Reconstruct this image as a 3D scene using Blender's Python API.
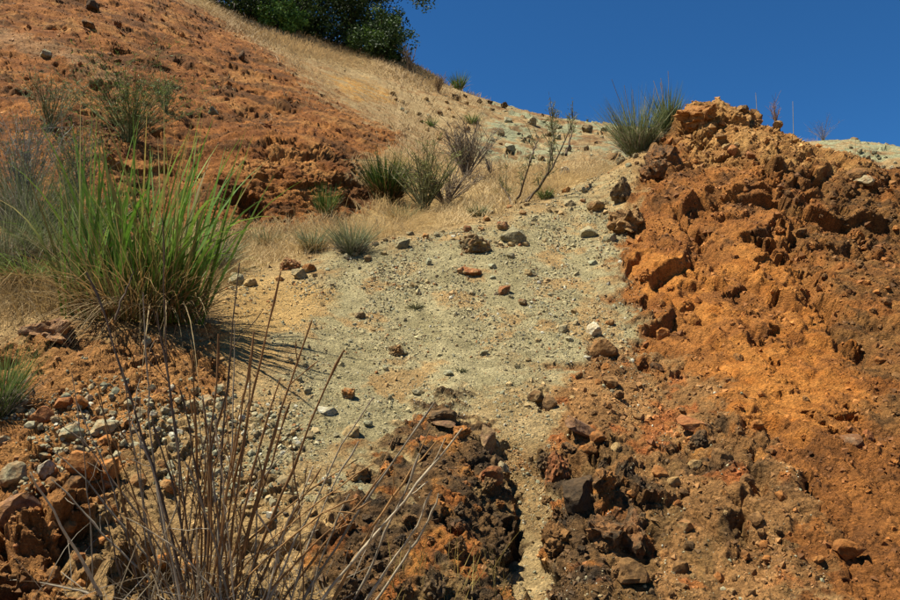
import bpy, math, random
import numpy as np
from mathutils import Vector, Matrix

for o in list(bpy.data.objects):
    bpy.data.objects.remove(o)
random.seed(7)
RNG = np.random.default_rng(11)
SC = bpy.context.scene
COL = SC.collection
R = math.radians

# ------------------------------------------------------------------ camera
PITCH = R(8.0)
EYE = 1.6
FPX = 750.0                      # focal length in pixels of a 900 px wide picture
cam_d = bpy.data.cameras.new('camera')
cam_d.sensor_width = 36.0
cam_d.lens = 36.0 * FPX / 900.0
cam_d.clip_start = 0.05
cam_d.clip_end = 2000.0
cam = bpy.data.objects.new('camera', cam_d)
COL.objects.link(cam)
cam.location = (0, 0, EYE)
cam.rotation_euler = (math.pi / 2 + PITCH, 0, 0)
SC.camera = cam

# ------------------------------------------------------------------ sky and sun
SUN_EL, SUN_AZ = R(64), R(-98)     # azimuth clockwise from +Y (the view direction)
world = bpy.data.worlds.new('World')
SC.world = world
world.use_nodes = True
wn = world.node_tree
sky = wn.nodes.new('ShaderNodeTexSky')
sky.sky_type = 'NISHITA'
sky.sun_disc = False
sky.sun_elevation = SUN_EL
sky.sun_rotation = SUN_AZ
sky.altitude = 3000.0
sky.air_density = 1.0
sky.dust_density = 0.0
sky.ozone_density = 6.0
bg = wn.nodes['Background']
bg.inputs['Strength'].default_value = 0.05
tintn = wn.nodes.new('ShaderNodeVectorMath'); tintn.operation = 'MULTIPLY'      # clear dry air seen through a polariser
tintn.inputs[1].default_value = (0.345, 0.83, 1.09)
wn.links.new(sky.outputs[0], tintn.inputs[0])
wn.links.new(tintn.outputs[0], bg.inputs['Color'])
sun_d = bpy.data.lights.new('sun', 'SUN')
sun_d.energy = 5.0
sun_d.angle = R(0.53)
sun_d.color = (1.0, 0.94, 0.80)
sun = bpy.data.objects.new('sun', sun_d)
COL.objects.link(sun)
sdir = Vector((math.sin(SUN_AZ) * math.cos(SUN_EL), math.cos(SUN_AZ) * math.cos(SUN_EL), math.sin(SUN_EL)))
sun.rotation_euler = sdir.to_track_quat('Z', 'Y').to_euler()
sun.location = (0, 0, 60)
SC.view_settings.view_transform = 'Standard'
SC.view_settings.look = 'None'
SC.view_settings.gamma = 1.0
SC.view_settings.exposure = 1.18
SC.view_settings.use_curve_mapping = False

# ------------------------------------------------------------------ helpers: photo pixel <-> place
CP, SP = math.cos(PITCH), math.sin(PITCH)

def ray(px, py):
    u = (px - 450.0) / FPX
    v = (300.0 - py) / FPX
    return u, CP - v * SP, SP + v * CP

def at_params(px, py):             # x/y and (z-eye)/y of the ray
    x, y, z = ray(px, py)
    return x / y, z / y

def project(P):                    # places -> photo pixels and depth
    x, y, z = P[..., 0], P[..., 1], P[..., 2] - EYE
    f = y * CP + z * SP
    v = (-y * SP + z * CP)
    f = np.where(f < 1e-3, 1e-3, f)
    return 450.0 + FPX * x / f, 300.0 - FPX * v / f, f

ALB = 0.66                         # shades noted on site are brighter than the base colour
def lin(c):                        # sRGB 0..255 -> linear base colour
    c = np.asarray(c, dtype=float) / 255.0
    return ALB * np.where(c <= 0.04045, c / 12.92, ((c + 0.055) / 1.055) ** 2.4)

def smooth(a, b, x):
    t = np.clip((x - a) / (b - a), 0, 1)
    return t * t * (3 - 2 * t)

# ------------------------------------------------------------------ noise (numpy)
_p = np.random.default_rng(5).permutation(256).astype(np.int32)
PERM = np.concatenate([_p, _p, _p])
_g = np.random.default_rng(6).normal(size=(256, 3)).astype(np.float32)
GRAD = _g / np.linalg.norm(_g, axis=1, keepdims=True)
RND3 = np.random.default_rng(8).random((256, 3)).astype(np.float32)

def perlin(P):
    P = P.astype(np.float32)
    I = np.floor(P).astype(np.int32)
    f = P - I
    I &= 255
    w = f * f * f * (f * (f * 6 - 15) + 10)
    def corner(dx, dy, dz):
        h = PERM[PERM[PERM[(I[:, 0] + dx) & 255] + ((I[:, 1] + dy) & 255)] + ((I[:, 2] + dz) & 255)]
        g = GRAD[h]
        return g[:, 0] * (f[:, 0] - dx) + g[:, 1] * (f[:, 1] - dy) + g[:, 2] * (f[:, 2] - dz)
    def lerp(a, b, t):
        return a + (b - a) * t
    x00 = lerp(corner(0, 0, 0), corner(1, 0, 0), w[:, 0])
    x10 = lerp(corner(0, 1, 0), corner(1, 1, 0), w[:, 0])
    x01 = lerp(corner(0, 0, 1), corner(1, 0, 1), w[:, 0])
    x11 = lerp(corner(0, 1, 1), corner(1, 1, 1), w[:, 0])
    return 1.5 * lerp(lerp(x00, x10, w[:, 1]), lerp(x01, x11, w[:, 1]), w[:, 2])

def fbm(P, octaves=3, gain=0.5, off=0.0):
    s = 0; a = 1.0; q = P + off
    for i in range(octaves):
        s = s + a * perlin(q)
        q = q * 2.03 + 17.3
        a *= gain
    return s

def worley(P):                     # nearest and second distance, cell id, offset from the nearest feature
    P = P.astype(np.float32)
    I = np.floor(P).astype(np.int32)
    f = P - I
    d1 = np.full(len(P), 9.0, np.float32); d2 = d1.copy()
    cid = np.zeros(len(P), np.int32); off = np.zeros_like(P)
    for dx in (-1, 0, 1):
        for dy in (-1, 0, 1):
            for dz in (-1, 0, 1):
                h = PERM[PERM[PERM[(I[:, 0] + dx) & 255] + ((I[:, 1] + dy) & 255)] + ((I[:, 2] + dz) & 255)]
                v = f - RND3[h] - np.array((dx, dy, dz), np.float32)
                d = np.sqrt((v * v).sum(1))
                m = d < d1
                d2 = np.where(m, d1, np.minimum(d2, d))
                cid[m] = h[m]; off[m] = v[m]; d1 = np.where(m, d, d1)
    return d1, d2, cid, off

# ------------------------------------------------------------------ materials
def new_mat(name):
    m = bpy.data.materials.new(name)
    m.use_nodes = True
    nt = m.node_tree
    b = nt.nodes['Principled BSDF']
    return m, nt, b

def node(nt, t, **kw):
    n = nt.nodes.new(t)
    for k, v in kw.items():
        setattr(n, k, v)
    return n

def mul_color(nt, a, fac_socket, lo, hi):
    """a * (lo..hi by fac)"""
    mr = node(nt, 'ShaderNodeMapRange')
    mr.inputs['From Min'].default_value = 0.3; mr.inputs['From Max'].default_value = 0.7
    mr.inputs['To Min'].default_value = lo; mr.inputs['To Max'].default_value = hi
    nt.links.new(fac_socket, mr.inputs['Value'])
    vm = node(nt, 'ShaderNodeVectorMath', operation='SCALE')
    nt.links.new(a, vm.inputs[0]); nt.links.new(mr.outputs[0], vm.inputs['Scale'])
    return vm.outputs[0]

def soil_material(name, bump=1.0, bdist=0.02, rough=0.95):
    m, nt, b = new_mat(name)
    at = node(nt, 'ShaderNodeAttribute', attribute_name='soil')
    geo = node(nt, 'ShaderNodeNewGeometry')
    def nz(scale, detail, rgh):
        n = node(nt, 'ShaderNodeTexNoise'); n.inputs['Scale'].default_value = scale; n.inputs['Detail'].default_value = detail; n.inputs['Roughness'].default_value = rgh
        nt.links.new(geo.outputs['Position'], n.inputs['Vector'])
        return n
    n0 = nz(5.0, 8, 0.75); n1 = nz(24.0, 6, 0.7); n2 = nz(95.0, 4, 0.75)
    vo = node(nt, 'ShaderNodeTexVoronoi'); vo.inputs['Scale'].default_value = 70.0
    nt.links.new(geo.outputs['Position'], vo.inputs['Vector'])
    sep = node(nt, 'ShaderNodeSeparateColor'); nt.links.new(vo.outputs['Color'], sep.inputs[0])
    c = mul_color(nt, at.outputs['Color'], n0.outputs[0], 0.72, 1.28)
    c = mul_color(nt, c, n1.outputs[0], 0.68, 1.32)
    c = mul_color(nt, c, n2.outputs[0], 0.62, 1.38)
    c = mul_color(nt, c, sep.outputs[0], 0.85, 1.15)      # grains
    nt.links.new(c, b.inputs['Base Color'])
    b.inputs['Roughness'].default_value = rough
    b.inputs['Specular IOR Level'].default_value = 0.12
    vc = node(nt, 'ShaderNodeTexVoronoi', feature='DISTANCE_TO_EDGE'); vc.inputs['Scale'].default_value = 38.0
    nt.links.new(geo.outputs['Position'], vc.inputs['Vector'])
    add0 = node(nt, 'ShaderNodeMath', operation='ADD'); add = node(nt, 'ShaderNodeMath', operation='ADD')
    nt.links.new(n1.outputs[0], add0.inputs[0]); nt.links.new(n2.outputs[0], add0.inputs[1])
    nt.links.new(add0.outputs[0], add.inputs[0]); nt.links.new(vc.outputs[0], add.inputs[1])
    bp = node(nt, 'ShaderNodeBump'); bp.inputs['Strength'].default_value = bump; bp.inputs['Distance'].default_value = bdist
    nt.links.new(add.outputs[0], bp.inputs['Height']); nt.links.new(bp.outputs[0], b.inputs['Normal'])
    return m

def attr_material(name, attr='soil', rough=0.85, spec=0.2, transl=0.0, scale=60.0, lo=0.75, hi=1.25):
    m, nt, b = new_mat(name)
    at = node(nt, 'ShaderNodeAttribute', attribute_name=attr)
    geo = node(nt, 'ShaderNodeNewGeometry')
    n1 = node(nt, 'ShaderNodeTexNoise'); n1.inputs['Scale'].default_value = scale; n1.inputs['Detail'].default_value = 3
    nt.links.new(geo.outputs['Position'], n1.inputs['Vector'])
    c = mul_color(nt, at.outputs['Color'], n1.outputs[0], lo, hi)
    nt.links.new(c, b.inputs['Base Color'])
    b.inputs['Roughness'].default_value = rough
    b.inputs['Specular IOR Level'].default_value = spec
    if transl > 0:
        tr = node(nt, 'ShaderNodeBsdfTranslucent')
        nt.links.new(c, tr.inputs['Color'])
        mx = node(nt, 'ShaderNodeMixShader'); mx.inputs[0].default_value = transl
        nt.links.new(b.outputs[0], mx.inputs[1]); nt.links.new(tr.outputs[0], mx.inputs[2])
        nt.links.new(mx.outputs[0], nt.nodes['Material Output'].inputs['Surface'])
    return m

M_SOIL = soil_material('soil')
M_LEAF = attr_material('leaf', 'tint', 0.65, 0.22, 0.30, 30.0)
M_DRY = attr_material('dry_stem', 'tint', 0.75, 0.2, 0.28, 40.0)
M_WOOD = attr_material('wood', 'tint', 0.8, 0.2, 0.0, 50.0)
M_PEBBLE = attr_material('pebble', 'tint', 0.85, 0.25, 0.0, 90.0)

def rock_material(name, c1, c2, c3, scale=9.0):
    m, nt, b = new_mat(name)
    tc = node(nt, 'ShaderNodeTexCoord')
    oi = node(nt, 'ShaderNodeObjectInfo')
    geo = node(nt, 'ShaderNodeNewGeometry')
    off = node(nt, 'ShaderNodeVectorMath', operation='ADD')
    nt.links.new(geo.outputs['Position'], off.inputs[0]); nt.links.new(oi.outputs['Random'], off.inputs[1])
    n1 = node(nt, 'ShaderNodeTexNoise'); n1.inputs['Scale'].default_value = scale; n1.inputs['Detail'].default_value = 6; n1.inputs['Roughness'].default_value = 0.7
    n2 = node(nt, 'ShaderNodeTexNoise'); n2.inputs['Scale'].default_value = scale * 6; n2.inputs['Detail'].default_value = 5; n2.inputs['Roughness'].default_value = 0.75
    n3 = node(nt, 'ShaderNodeTexVoronoi'); n3.inputs['Scale'].default_value = scale * 4.0
    for n in (n1, n2, n3):
        nt.links.new(off.outputs[0], n.inputs['Vector'])
    rp = node(nt, 'ShaderNodeValToRGB')
    e = rp.color_ramp.elements
    e[0].position = 0.36; e[0].color = (*lin(c1), 1)
    e[1].position = 0.66; e[1].color = (*lin(c3), 1)
    x = e.new(0.5); x.color = (*lin(c2), 1)
    nt.links.new(n1.outputs[0], rp.inputs[0])
    c = mul_color(nt, rp.outputs[0], n2.outputs[0], 0.5, 1.5)
    # each rock a little lighter or darker
    mr = node(nt, 'ShaderNodeMapRange'); mr.inputs['To Min'].default_value = 0.78; mr.inputs['To Max'].default_value = 1.25
    nt.links.new(oi.outputs['Random'], mr.inputs['Value'])
    vm = node(nt, 'ShaderNodeVectorMath', operation='SCALE')
    nt.links.new(c, vm.inputs[0]); nt.links.new(mr.outputs[0], vm.inputs['Scale'])
    n4 = node(nt, 'ShaderNodeTexNoise'); n4.inputs['Scale'].default_value = scale * 1.7; n4.inputs['Detail'].default_value = 7; n4.inputs['Roughness'].default_value = 0.75
    nt.links.new(off.outputs[0], n4.inputs['Vector'])
    dm = node(nt, 'ShaderNodeMapRange'); dm.inputs['From Min'].default_value = 0.42; dm.inputs['From Max'].default_value = 0.62; dm.inputs['To Max'].default_value = 0.75
    nt.links.new(n4.outputs[0], dm.inputs['Value'])
    dust = mul_color(nt, oi.outputs['Color'], n2.outputs[0], 0.7, 1.3)
    mx = node(nt, 'ShaderNodeMix', data_type='RGBA')
    nt.links.new(dm.outputs[0], mx.inputs[0]); nt.links.new(vm.outputs[0], mx.inputs[6]); nt.links.new(dust, mx.inputs[7])
    nt.links.new(mx.outputs[2], b.inputs['Base Color'])
    b.inputs['Roughness'].default_value = 0.95
    b.inputs['Specular IOR Level'].default_value = 0.2
    add = node(nt, 'ShaderNodeMath', operation='ADD')
    nt.links.new(n2.outputs[0], add.inputs[0]); nt.links.new(n3.outputs[0], add.inputs[1])
    bp = node(nt, 'ShaderNodeBump'); bp.inputs['Strength'].default_value = 0.8; bp.inputs['Distance'].default_value = 0.012
    nt.links.new(add.outputs[0], bp.inputs['Height']); nt.links.new(bp.outputs[0], b.inputs['Normal'])
    return m

# ------------------------------------------------------------------ mesh building
def mesh_from(name, V, Fidx, mat, attr=None, colors=None, smoothed=True, loops=4):
    """V (n,3), Fidx (m,k) with k=loops"""
    me = bpy.data.meshes.new(name)
    V = np.ascontiguousarray(V, dtype=np.float32); Fidx = np.ascontiguousarray(Fidx, dtype=np.int32)
    me.vertices.add(len(V)); me.vertices.foreach_set('co', V.ravel())
    nf = len(Fidx)
    me.loops.add(nf * loops); me.polygons.add(nf)
    me.loops.foreach_set('vertex_index', Fidx.ravel())
    me.polygons.foreach_set('loop_start', np.arange(0, nf * loops, loops, dtype=np.int32))
    me.polygons.foreach_set('loop_total', np.full(nf, loops, np.int32))
    if attr:
        ca = me.color_attributes.new(attr, 'FLOAT_COLOR', 'POINT')
        c4 = np.ones((len(V), 4), np.float32); c4[:, :3] = colors
        ca.data.foreach_set('color', c4.ravel())
    me.update(calc_edges=True)
    me.polygons.foreach_set('use_smooth', np.full(nf, smoothed, bool))
    if mat:
        me.materials.append(mat)
    return me

def link(name, me, parent=None, loc=None):
    o = bpy.data.objects.new(name, me)
    COL.objects.link(o)
    if parent:
        o.parent = parent
    if loc is not None:
        o.location = loc
    return o

def tag(o, label, cat, group=None):
    o['label'] = label; o['category'] = cat
    if group:
        o['group'] = group
    return o

def thing(name, label, cat, loc, group=None):
    o = bpy.data.objects.new(name, None)
    o.empty_display_size = 0.05
    COL.objects.link(o)
    o.location = loc
    return tag(o, label, cat, group)
# ------------------------------------------------------------------ terrain: bare form from surveyed points
# (photo column, photo row, metres ahead of the camera); rows below a crest's own row lie hidden behind it
PTS = [
 # foot of the bank, in front of the picture's lower edge
 (-150,1250,1.25),(150,1250,1.25),(450,1250,1.25),(750,1250,1.25),(1050,1250,1.25),
 (0,760,2.0),(300,780,2.0),(600,790,2.0),(900,780,2.0),
 # left foreground
 (-120,600,2.7),(0,595,2.75),(60,545,3.0),(0,500,3.2),(60,480,3.45),(0,430,3.8),(100,430,3.9),(60,385,4.2),(0,340,4.7),(60,345,4.7),
 (140,335,5.0),(200,345,5.1),(-120,400,4.0),(-120,280,5.6),(0,290,5.7),(100,280,6.0),(200,285,6.6),(-120,220,7.4),(0,240,7.0),(100,245,7.4),(180,250,8.0),
 (100,590,2.9),(200,590,2.95),(200,480,3.6),(200,400,4.4),
 # middle gravel slope
 (300,595,3.0),(300,520,3.3),(300,450,4.0),(300,390,4.8),(300,330,5.8),(250,300,6.4),(255,278,7.0),(330,262,7.4),(330,290,6.8),(400,245,7.9),
 (400,300,6.7),(400,350,5.7),(400,400,4.95),(470,232,8.4),(470,300,6.7),(480,360,5.5),(520,400,4.9),(520,215,9.0),(560,200,9.6),
 (560,250,8.0),(560,300,6.7),(560,350,5.7),(600,180,10.6),(600,220,8.9),(600,280,7.1),(600,330,6.1),(600,380,5.1),
 # dark outcrop and gully
 (430,412,4.8),(440,450,4.15),(450,500,3.6),(460,560,3.15),(450,600,3.0),(380,480,3.75),(370,540,3.2),(380,600,2.95),
 (515,470,4.15),(520,530,3.75),(520,595,3.3),(575,450,4.2),(590,500,3.65),(600,560,3.3),(640,600,3.1),(650,500,3.75),(650,430,4.5),
 # mound
 (640,148,11.3),(640,200,9.0),(620,240,8.1),(660,160,10.2),(690,104,10.6),(720,103,10.8),(690,135,9.9),(665,185,9.0),(700,180,9.1),(740,107,10.9),
 (660,250,7.6),(660,320,6.3),(700,250,7.5),(700,330,6.1),(720,400,4.8),(760,200,8.5),(760,260,7.2),(760,340,5.8),(760,420,4.5),(740,520,3.55),(740,600,3.0),
 (790,126,10.7),(840,151,10.3),(880,170,10.0),(900,180,9.9),(820,220,8.2),(820,300,6.5),(820,400,4.8),(820,500,3.6),(820,600,2.95),
 (880,220,8.4),(890,300,6.6),(890,400,4.8),(890,500,3.6),(890,600,2.9),(1020,240,9.0),(1020,400,4.8),(1020,600,2.8),(1020,320,6.3),
 # behind the mound
 (640,210,13.0),(700,160,13.0),(790,180,13.0),(900,235,13.0),(1020,280,13.0),(650,215,17),(720,210,18),(850,225,18),(1000,260,18),(750,190,25),(900,195,22),
 (838,141,31),(870,147,30),(900,153,28.5),(880,170,26.5),(780,142,33),(700,132,34),(1020,175,28),
 # swale and bench
 (240,262,8.3),(300,246,8.8),(350,232,9.4),(420,218,10.2),(470,210,10.6),(520,198,11.4),(560,188,12.2),(600,176,14),(450,195,12.2),(400,200,12.0),(530,180,14.5),
 (210,246,8.6),(150,240,8.8),
 # red bank
 (215,228,9.2),(250,224,9.5),(300,222,9.9),(350,212,10.6),(215,192,9.5),(250,186,9.8),(300,180,10.3),(345,172,11.1),(380,182,12.4),
 (0,160,9.4),(100,160,9.8),(0,100,11.6),(100,100,12.4),(0,50,13.8),(0,0,16.5),(100,40,16),(100,0,19),(200,150,11.3),(200,100,14.2),(200,50,18.5),(180,8,24),
 (280,130,13.5),(280,80,19),(330,110,17),(390,145,15.5),(340,150,12.6),(400,165,13.6),(-120,100,11),(-120,0,15),(-120,-80,19),(0,-60,21),(100,-50,27),
 # tan hill up to the ridge
 (200,0,30),(230,18,30.5),(300,38,33),(300,60,26),(360,52,36),(400,57,37.5),(380,90,27),(420,70,38),(440,82,38),(460,90,38),(500,104,37),(550,117,36),(600,124,35),(640,128,34.5),
 (430,120,25),(480,150,20.5),(500,130,26),(550,150,23),(550,170,17.5),(600,150,23),(450,165,16.5),(620,165,18),
 # beyond the ridge
 (0,-100,34),(100,-75,42),(200,10,48),(300,50,50),(400,90,52),(500,140,52),(600,160,50),(700,170,48),(850,190,45),(1020,215,42),(-120,-130,40),
 (-120,-60,90),(0,0,90),(200,120,90),(450,190,90),(700,220,90),(900,230,90),(1020,240,90),
]
LS = 0.42
def tps_fit(pts, lam=2e-4):
    A = []; T = []
    for px, py, d in pts:
        a, t = at_params(px, py)
        A.append((a, math.log(d) * LS)); T.append(t)
    A = np.array(A); T = np.array(T)
    n = len(A)
    r = np.linalg.norm(A[:, None] - A[None], axis=2)
    K = np.where(r > 0, r * r * np.log(r + 1e-12), 0) + lam * np.eye(n)
    P = np.c_[np.ones(n), A]
    L = np.zeros((n + 3, n + 3)); L[:n, :n] = K; L[:n, n:] = P; L[n:, :n] = P.T
    w = np.linalg.solve(L, np.r_[T, np.zeros(3)])
    return A, w
TPS_A, TPS_W = tps_fit(PTS)

def tps_eval(a, l):
    q = np.stack([a.ravel(), l.ravel() * LS], 1)
    out = np.empty(len(q))
    n = len(TPS_A)
    for i in range(0, len(q), 20000):
        c = q[i:i + 20000]
        r2 = ((c[:, None] - TPS_A[None]) ** 2).sum(2)
        U = 0.5 * r2 * np.log(r2 + 1e-12)
        out[i:i + 20000] = U @ TPS_W[:n] + TPS_W[n] + c @ TPS_W[n + 1:]
    return out.reshape(a.shape)

# coarse table of the form, then fine rows set where the ground turns towards the viewer
NA, NL = 150, 420
AG = np.linspace(-0.86, 0.86, NA)
LG = np.linspace(math.log(1.25), math.log(90), NL)
TT = tps_eval(*np.meshgrid(AG, LG, indexing='ij'))

def table_t(a, l):
    fa = np.clip((a - AG[0]) / (AG[1] - AG[0]), 0, NA - 1.001); fl = np.clip((l - LG[0]) / (LG[1] - LG[0]), 0, NL - 1.001)
    i = fa.astype(int); j = fl.astype(int); u = fa - i; v = fl - j
    return (TT[i, j] * (1 - u) + TT[i + 1, j] * u) * (1 - v) + (TT[i, j + 1] * (1 - u) + TT[i + 1, j + 1] * u) * v

NCOL, NROW = 860, 900
acols = np.concatenate([-np.geomspace(40, 0.88, 26), np.linspace(-0.86, -0.68, 40), np.linspace(-0.675, 0.675, NCOL), np.linspace(0.68, 0.86, 40), np.geomspace(0.88, 40, 26)])
dens = np.abs(np.diff(TT, axis=1)) / (LG[1] - LG[0])
dens = np.clip(dens, 0, 1.3)
for _ in range(3):                                        # even the spacing out between neighbouring columns
    dens = (np.roll(dens, 1, 0) + 2 * dens + np.roll(dens, -1, 0)) / 4
    dens = (np.roll(dens, 1, 1) + 2 * dens + np.roll(dens, -1, 1)) / 4
lm = 0.5 * (LG[1:] + LG[:-1])
vis = np.maximum.accumulate(TT, axis=1)[:, 1:] <= TT[:, 1:] + 0.02
dens = np.where(vis, dens, dens * 0.35) + 0.10
dens *= np.where(lm < math.log(2.4), 0.12, 1.0)[None]
dens *= np.where(lm > math.log(45), 0.3, 1.0)[None]
for _ in range(2):
    dens = (np.roll(dens, 1, 0) + 2 * dens + np.roll(dens, -1, 0)) / 4
cum = np.concatenate([np.zeros((NA, 1)), np.cumsum(dens, 1)], 1)
cum /= cum[:, -1:]
qs = np.linspace(0, 1, NROW)
LR = np.array([np.interp(qs, cum[i], LG) for i in range(NA)])       # (NA, NROW)
fa = np.clip((acols - AG[0]) / (AG[1] - AG[0]), 0, NA - 1.001)
ii = fa.astype(int); uu = (fa - ii)[:, None]
LROW = LR[ii] * (1 - uu) + LR[ii + 1] * uu                             # (ncols, NROW)
AC = np.repeat(acols[:, None], NROW, 1)
Y = np.exp(LROW)
X = AC * Y
Z = EYE + table_t(np.clip(AC, -0.86, 0.86), LROW) * Y
side = smooth(1.0, 6.0, np.abs(AC))
Z = Z * (1 - side) + side * np.clip(0.32 * (Y - 1), 0, 12)
# level ground behind and below the viewer
yb = np.concatenate([-np.geomspace(80, 0.5, 14), [0.0, 0.4, 0.7, 0.95]])
XB = acols[:, None] * (1.25 + 0.6 * np.clip(-yb, 0, None)[None])
YB = np.repeat(yb[None], len(acols), 0)
ZB = Z[:, :1] * smooth(-0.3, 1.25, YB)
P0 = np.stack([np.concatenate([XB, X], 1), np.concatenate([YB, Y], 1), np.concatenate([ZB, Z], 1)], 2)
NC, NR = P0.shape[:2]
print('terrain', NC, NR, NC * NR)

def grid_normals(P):
    du = np.gradient(P, axis=0); dv = np.gradient(P, axis=1)
    n = np.cross(du, dv)
    n /= np.linalg.norm(n, axis=2, keepdims=True) + 1e-12
    return n

# ------------------------------------------------------------------ soil zones
Pf = P0.reshape(-1, 3)
PX, PY, DEP = project(Pf)
YY = Pf[:, 1]
front = YY > 0.5
near_lim = np.interp(PX, [0, 200, 260, 330, 400, 470, 520, 560, 600, 640, 700, 900], [7.2, 7.6, 7.6, 7.9, 8.3, 8.9, 9.6, 10.4, 12.0, 12.6, 14.0, 14.0])
NEAR = 1 - smooth(0.97, 1.03, YY / near_lim)
spc = np.maximum(DEP, 1.0) / FPX            # metres per photo pixel there
wq = Pf / 0.35
WX = fbm(wq / 2, 4, 0.6, 3.1); WY = fbm(wq / 2, 4, 0.6, 41.7)
WX2 = fbm(Pf / 0.22, 4, 0.65, 133.0); WY2 = fbm(Pf / 0.22, 4, 0.65, 177.0)
WXp = np.clip(WX * 0.35 / spc * 0.5, -25, 25) + np.clip(WX2 * 0.12 / spc, -16, 16); WYp = np.clip(WY * 0.35 / spc * 0.4, -22, 22) + np.clip(WY2 * 0.12 / spc, -16, 16)

def poly(pts, soft=6.0, warp=1.0, depth=None):
    pts = np.array(pts, float)
    x = PX + WXp * warp; y = PY + WYp * warp
    lo = pts.min(0) - soft * 3; hi = pts.max(0) + soft * 3
    sel = np.where((x > lo[0]) & (x < hi[0]) & (y > lo[1]) & (y < hi[1]) & front)[0]
    out = np.zeros(len(x), np.float32)
    qx = x[sel]; qy = y[sel]
    ins = np.zeros(len(sel), bool); dist = np.full(len(sel), 1e9)
    n = len(pts)
    for i in range(n):
        x0, y0 = pts[i]; x1, y1 = pts[(i + 1) % n]
        c = ((y0 > qy) != (y1 > qy)) & (qx < (x1 - x0) * (qy - y0) / (y1 - y0 + 1e-9) + x0)
        ins ^= c
        ex, ey = x1 - x0, y1 - y0
        t = np.clip(((qx - x0) * ex + (qy - y0) * ey) / (ex * ex + ey * ey + 1e-9), 0, 1)
        dist = np.minimum(dist, np.hypot(qx - x0 - t * ex, qy - y0 - t * ey))
    out[sel] = smooth(-soft, soft, np.where(ins, dist, -dist))
    if depth is not None:
        out *= depth
    return out

FAR = 1 - NEAR
Z_RED = poly([(-2500,-900),(-300,-300),(60,-200),(165,-5),(225,18),(268,50),(305,82),(350,108),(403,140),(392,152),(350,160),(362,176),(372,205),(345,216),(300,226),(215,232),(100,240),(-300,250),(-2500,700)], 7, 1.5, FAR)
Z_SWALE = poly([(150,238),(240,232),(300,226),(370,205),(372,165),(400,155),(470,170),(520,170),(590,172),(620,160),(625,180),(560,200),(480,218),(400,238),(330,262),(250,280),(150,290)], 8, 0.6, FAR)
Z_GRAVEL = poly([(235,285),(330,260),(400,240),(470,222),(520,208),(560,196),(600,182),(618,195),(606,225),(612,290),(640,345),(600,372),(560,385),(520,400),(470,420),(430,405),(395,440),(340,475),(285,455),(262,400),(290,340),(250,330)], 26, 1.7, NEAR)
Z_SAND = poly([(228,290),(262,274),(300,272),(330,300),(285,335),(265,360),(228,370),(215,340)], 10, 0.8, NEAR)
Z_PALEG = poly([(470,395),(520,400),(510,440),(500,480),(530,520),(560,600),(505,600),(510,520),(490,450)], 6, 0.8, NEAR)
Z_ORL = poly([(-2500,700),(-200,340),(60,335),(130,340),(230,345),(225,400),(150,420),(110,470),(90,600),(-200,620),(-2500,2200)], 12, 0.8, NEAR)
Z_MOUND = poly([(618,300),(605,250),(628,225),(640,190),(655,150),(680,100),(740,95),(800,120),(860,150),(1100,250),(3500,600),(3500,3000),(860,620),(800,560),(770,470),(740,420),(690,370),(640,345)], 10, 1.0, NEAR)
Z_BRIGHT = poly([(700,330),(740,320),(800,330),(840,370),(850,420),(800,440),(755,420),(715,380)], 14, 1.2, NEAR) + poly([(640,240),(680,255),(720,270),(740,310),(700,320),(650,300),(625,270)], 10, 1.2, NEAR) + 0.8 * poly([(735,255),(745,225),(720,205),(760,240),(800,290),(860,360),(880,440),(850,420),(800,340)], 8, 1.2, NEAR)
Z_MBROWN = poly([(765,150),(800,140),(850,165),(1100,260),(3500,700),(3500,2500),(900,470),(880,400),(850,330),(810,260),(770,200)], 12, 1.3, NEAR)
Z_DOME = poly([(650,165),(700,152),(752,172),(782,215),(778,262),(735,262),(690,250),(650,258),(628,240)], 9, 1.0, NEAR)
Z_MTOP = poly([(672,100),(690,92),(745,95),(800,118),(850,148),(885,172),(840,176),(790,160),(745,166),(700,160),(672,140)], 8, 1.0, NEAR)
Z_MDARK = poly([(655,150),(720,160),(760,195),(775,240),(740,250),(700,225),(665,235),(645,195)], 6, 1.3, NEAR) + poly([(770,190),(800,205),(790,260),(775,235)], 4, 1.2, NEAR)
Z_LOWBROWN = poly([(600,340),(690,365),(745,420),(775,480),(805,560),(850,640),(560,640),(540,560),(530,480),(545,410)], 12, 1.2, NEAR)
Z_DARK = np.clip(poly([(420,408),(455,402),(492,432),(512,470),(515,540),(500,640),(330,640),(320,560),(330,480),(395,465)], 9, 1.3, NEAR)
          + poly([(540,455),(600,440),(625,470),(640,540),(650,640),(560,640),(548,540)], 10, 1.5, NEAR)
          + 0.8 * poly([(690,395),(735,420),(745,500),(730,520),(690,440)], 8, 1.5, NEAR), 0, 1)
Z_GREENISH = poly([(490,85),(530,98),(560,112),(640,118),(660,130),(690,200),(640,190),(590,150),(540,165),(470,160),(480,130)], 10, 1.2, FAR) + poly([(800,100),(1100,150),(3500,150),(3500,600),(1100,300),(840,200)], 6, 0.3, FAR)
Z_GREENISH = np.clip(Z_GREENISH, 0, 1)
Z_YELL = poly([(325,75),(360,80),(395,92),(395,100),(350,100)], 5, 1.0, FAR)
Z_STRAWTOP = poly([(150,-30),(200,-3),(260,22),(330,45),(400,58),(440,78),(440,92),(370,72),(300,55),(230,28)], 5, 0.6, FAR)

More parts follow.
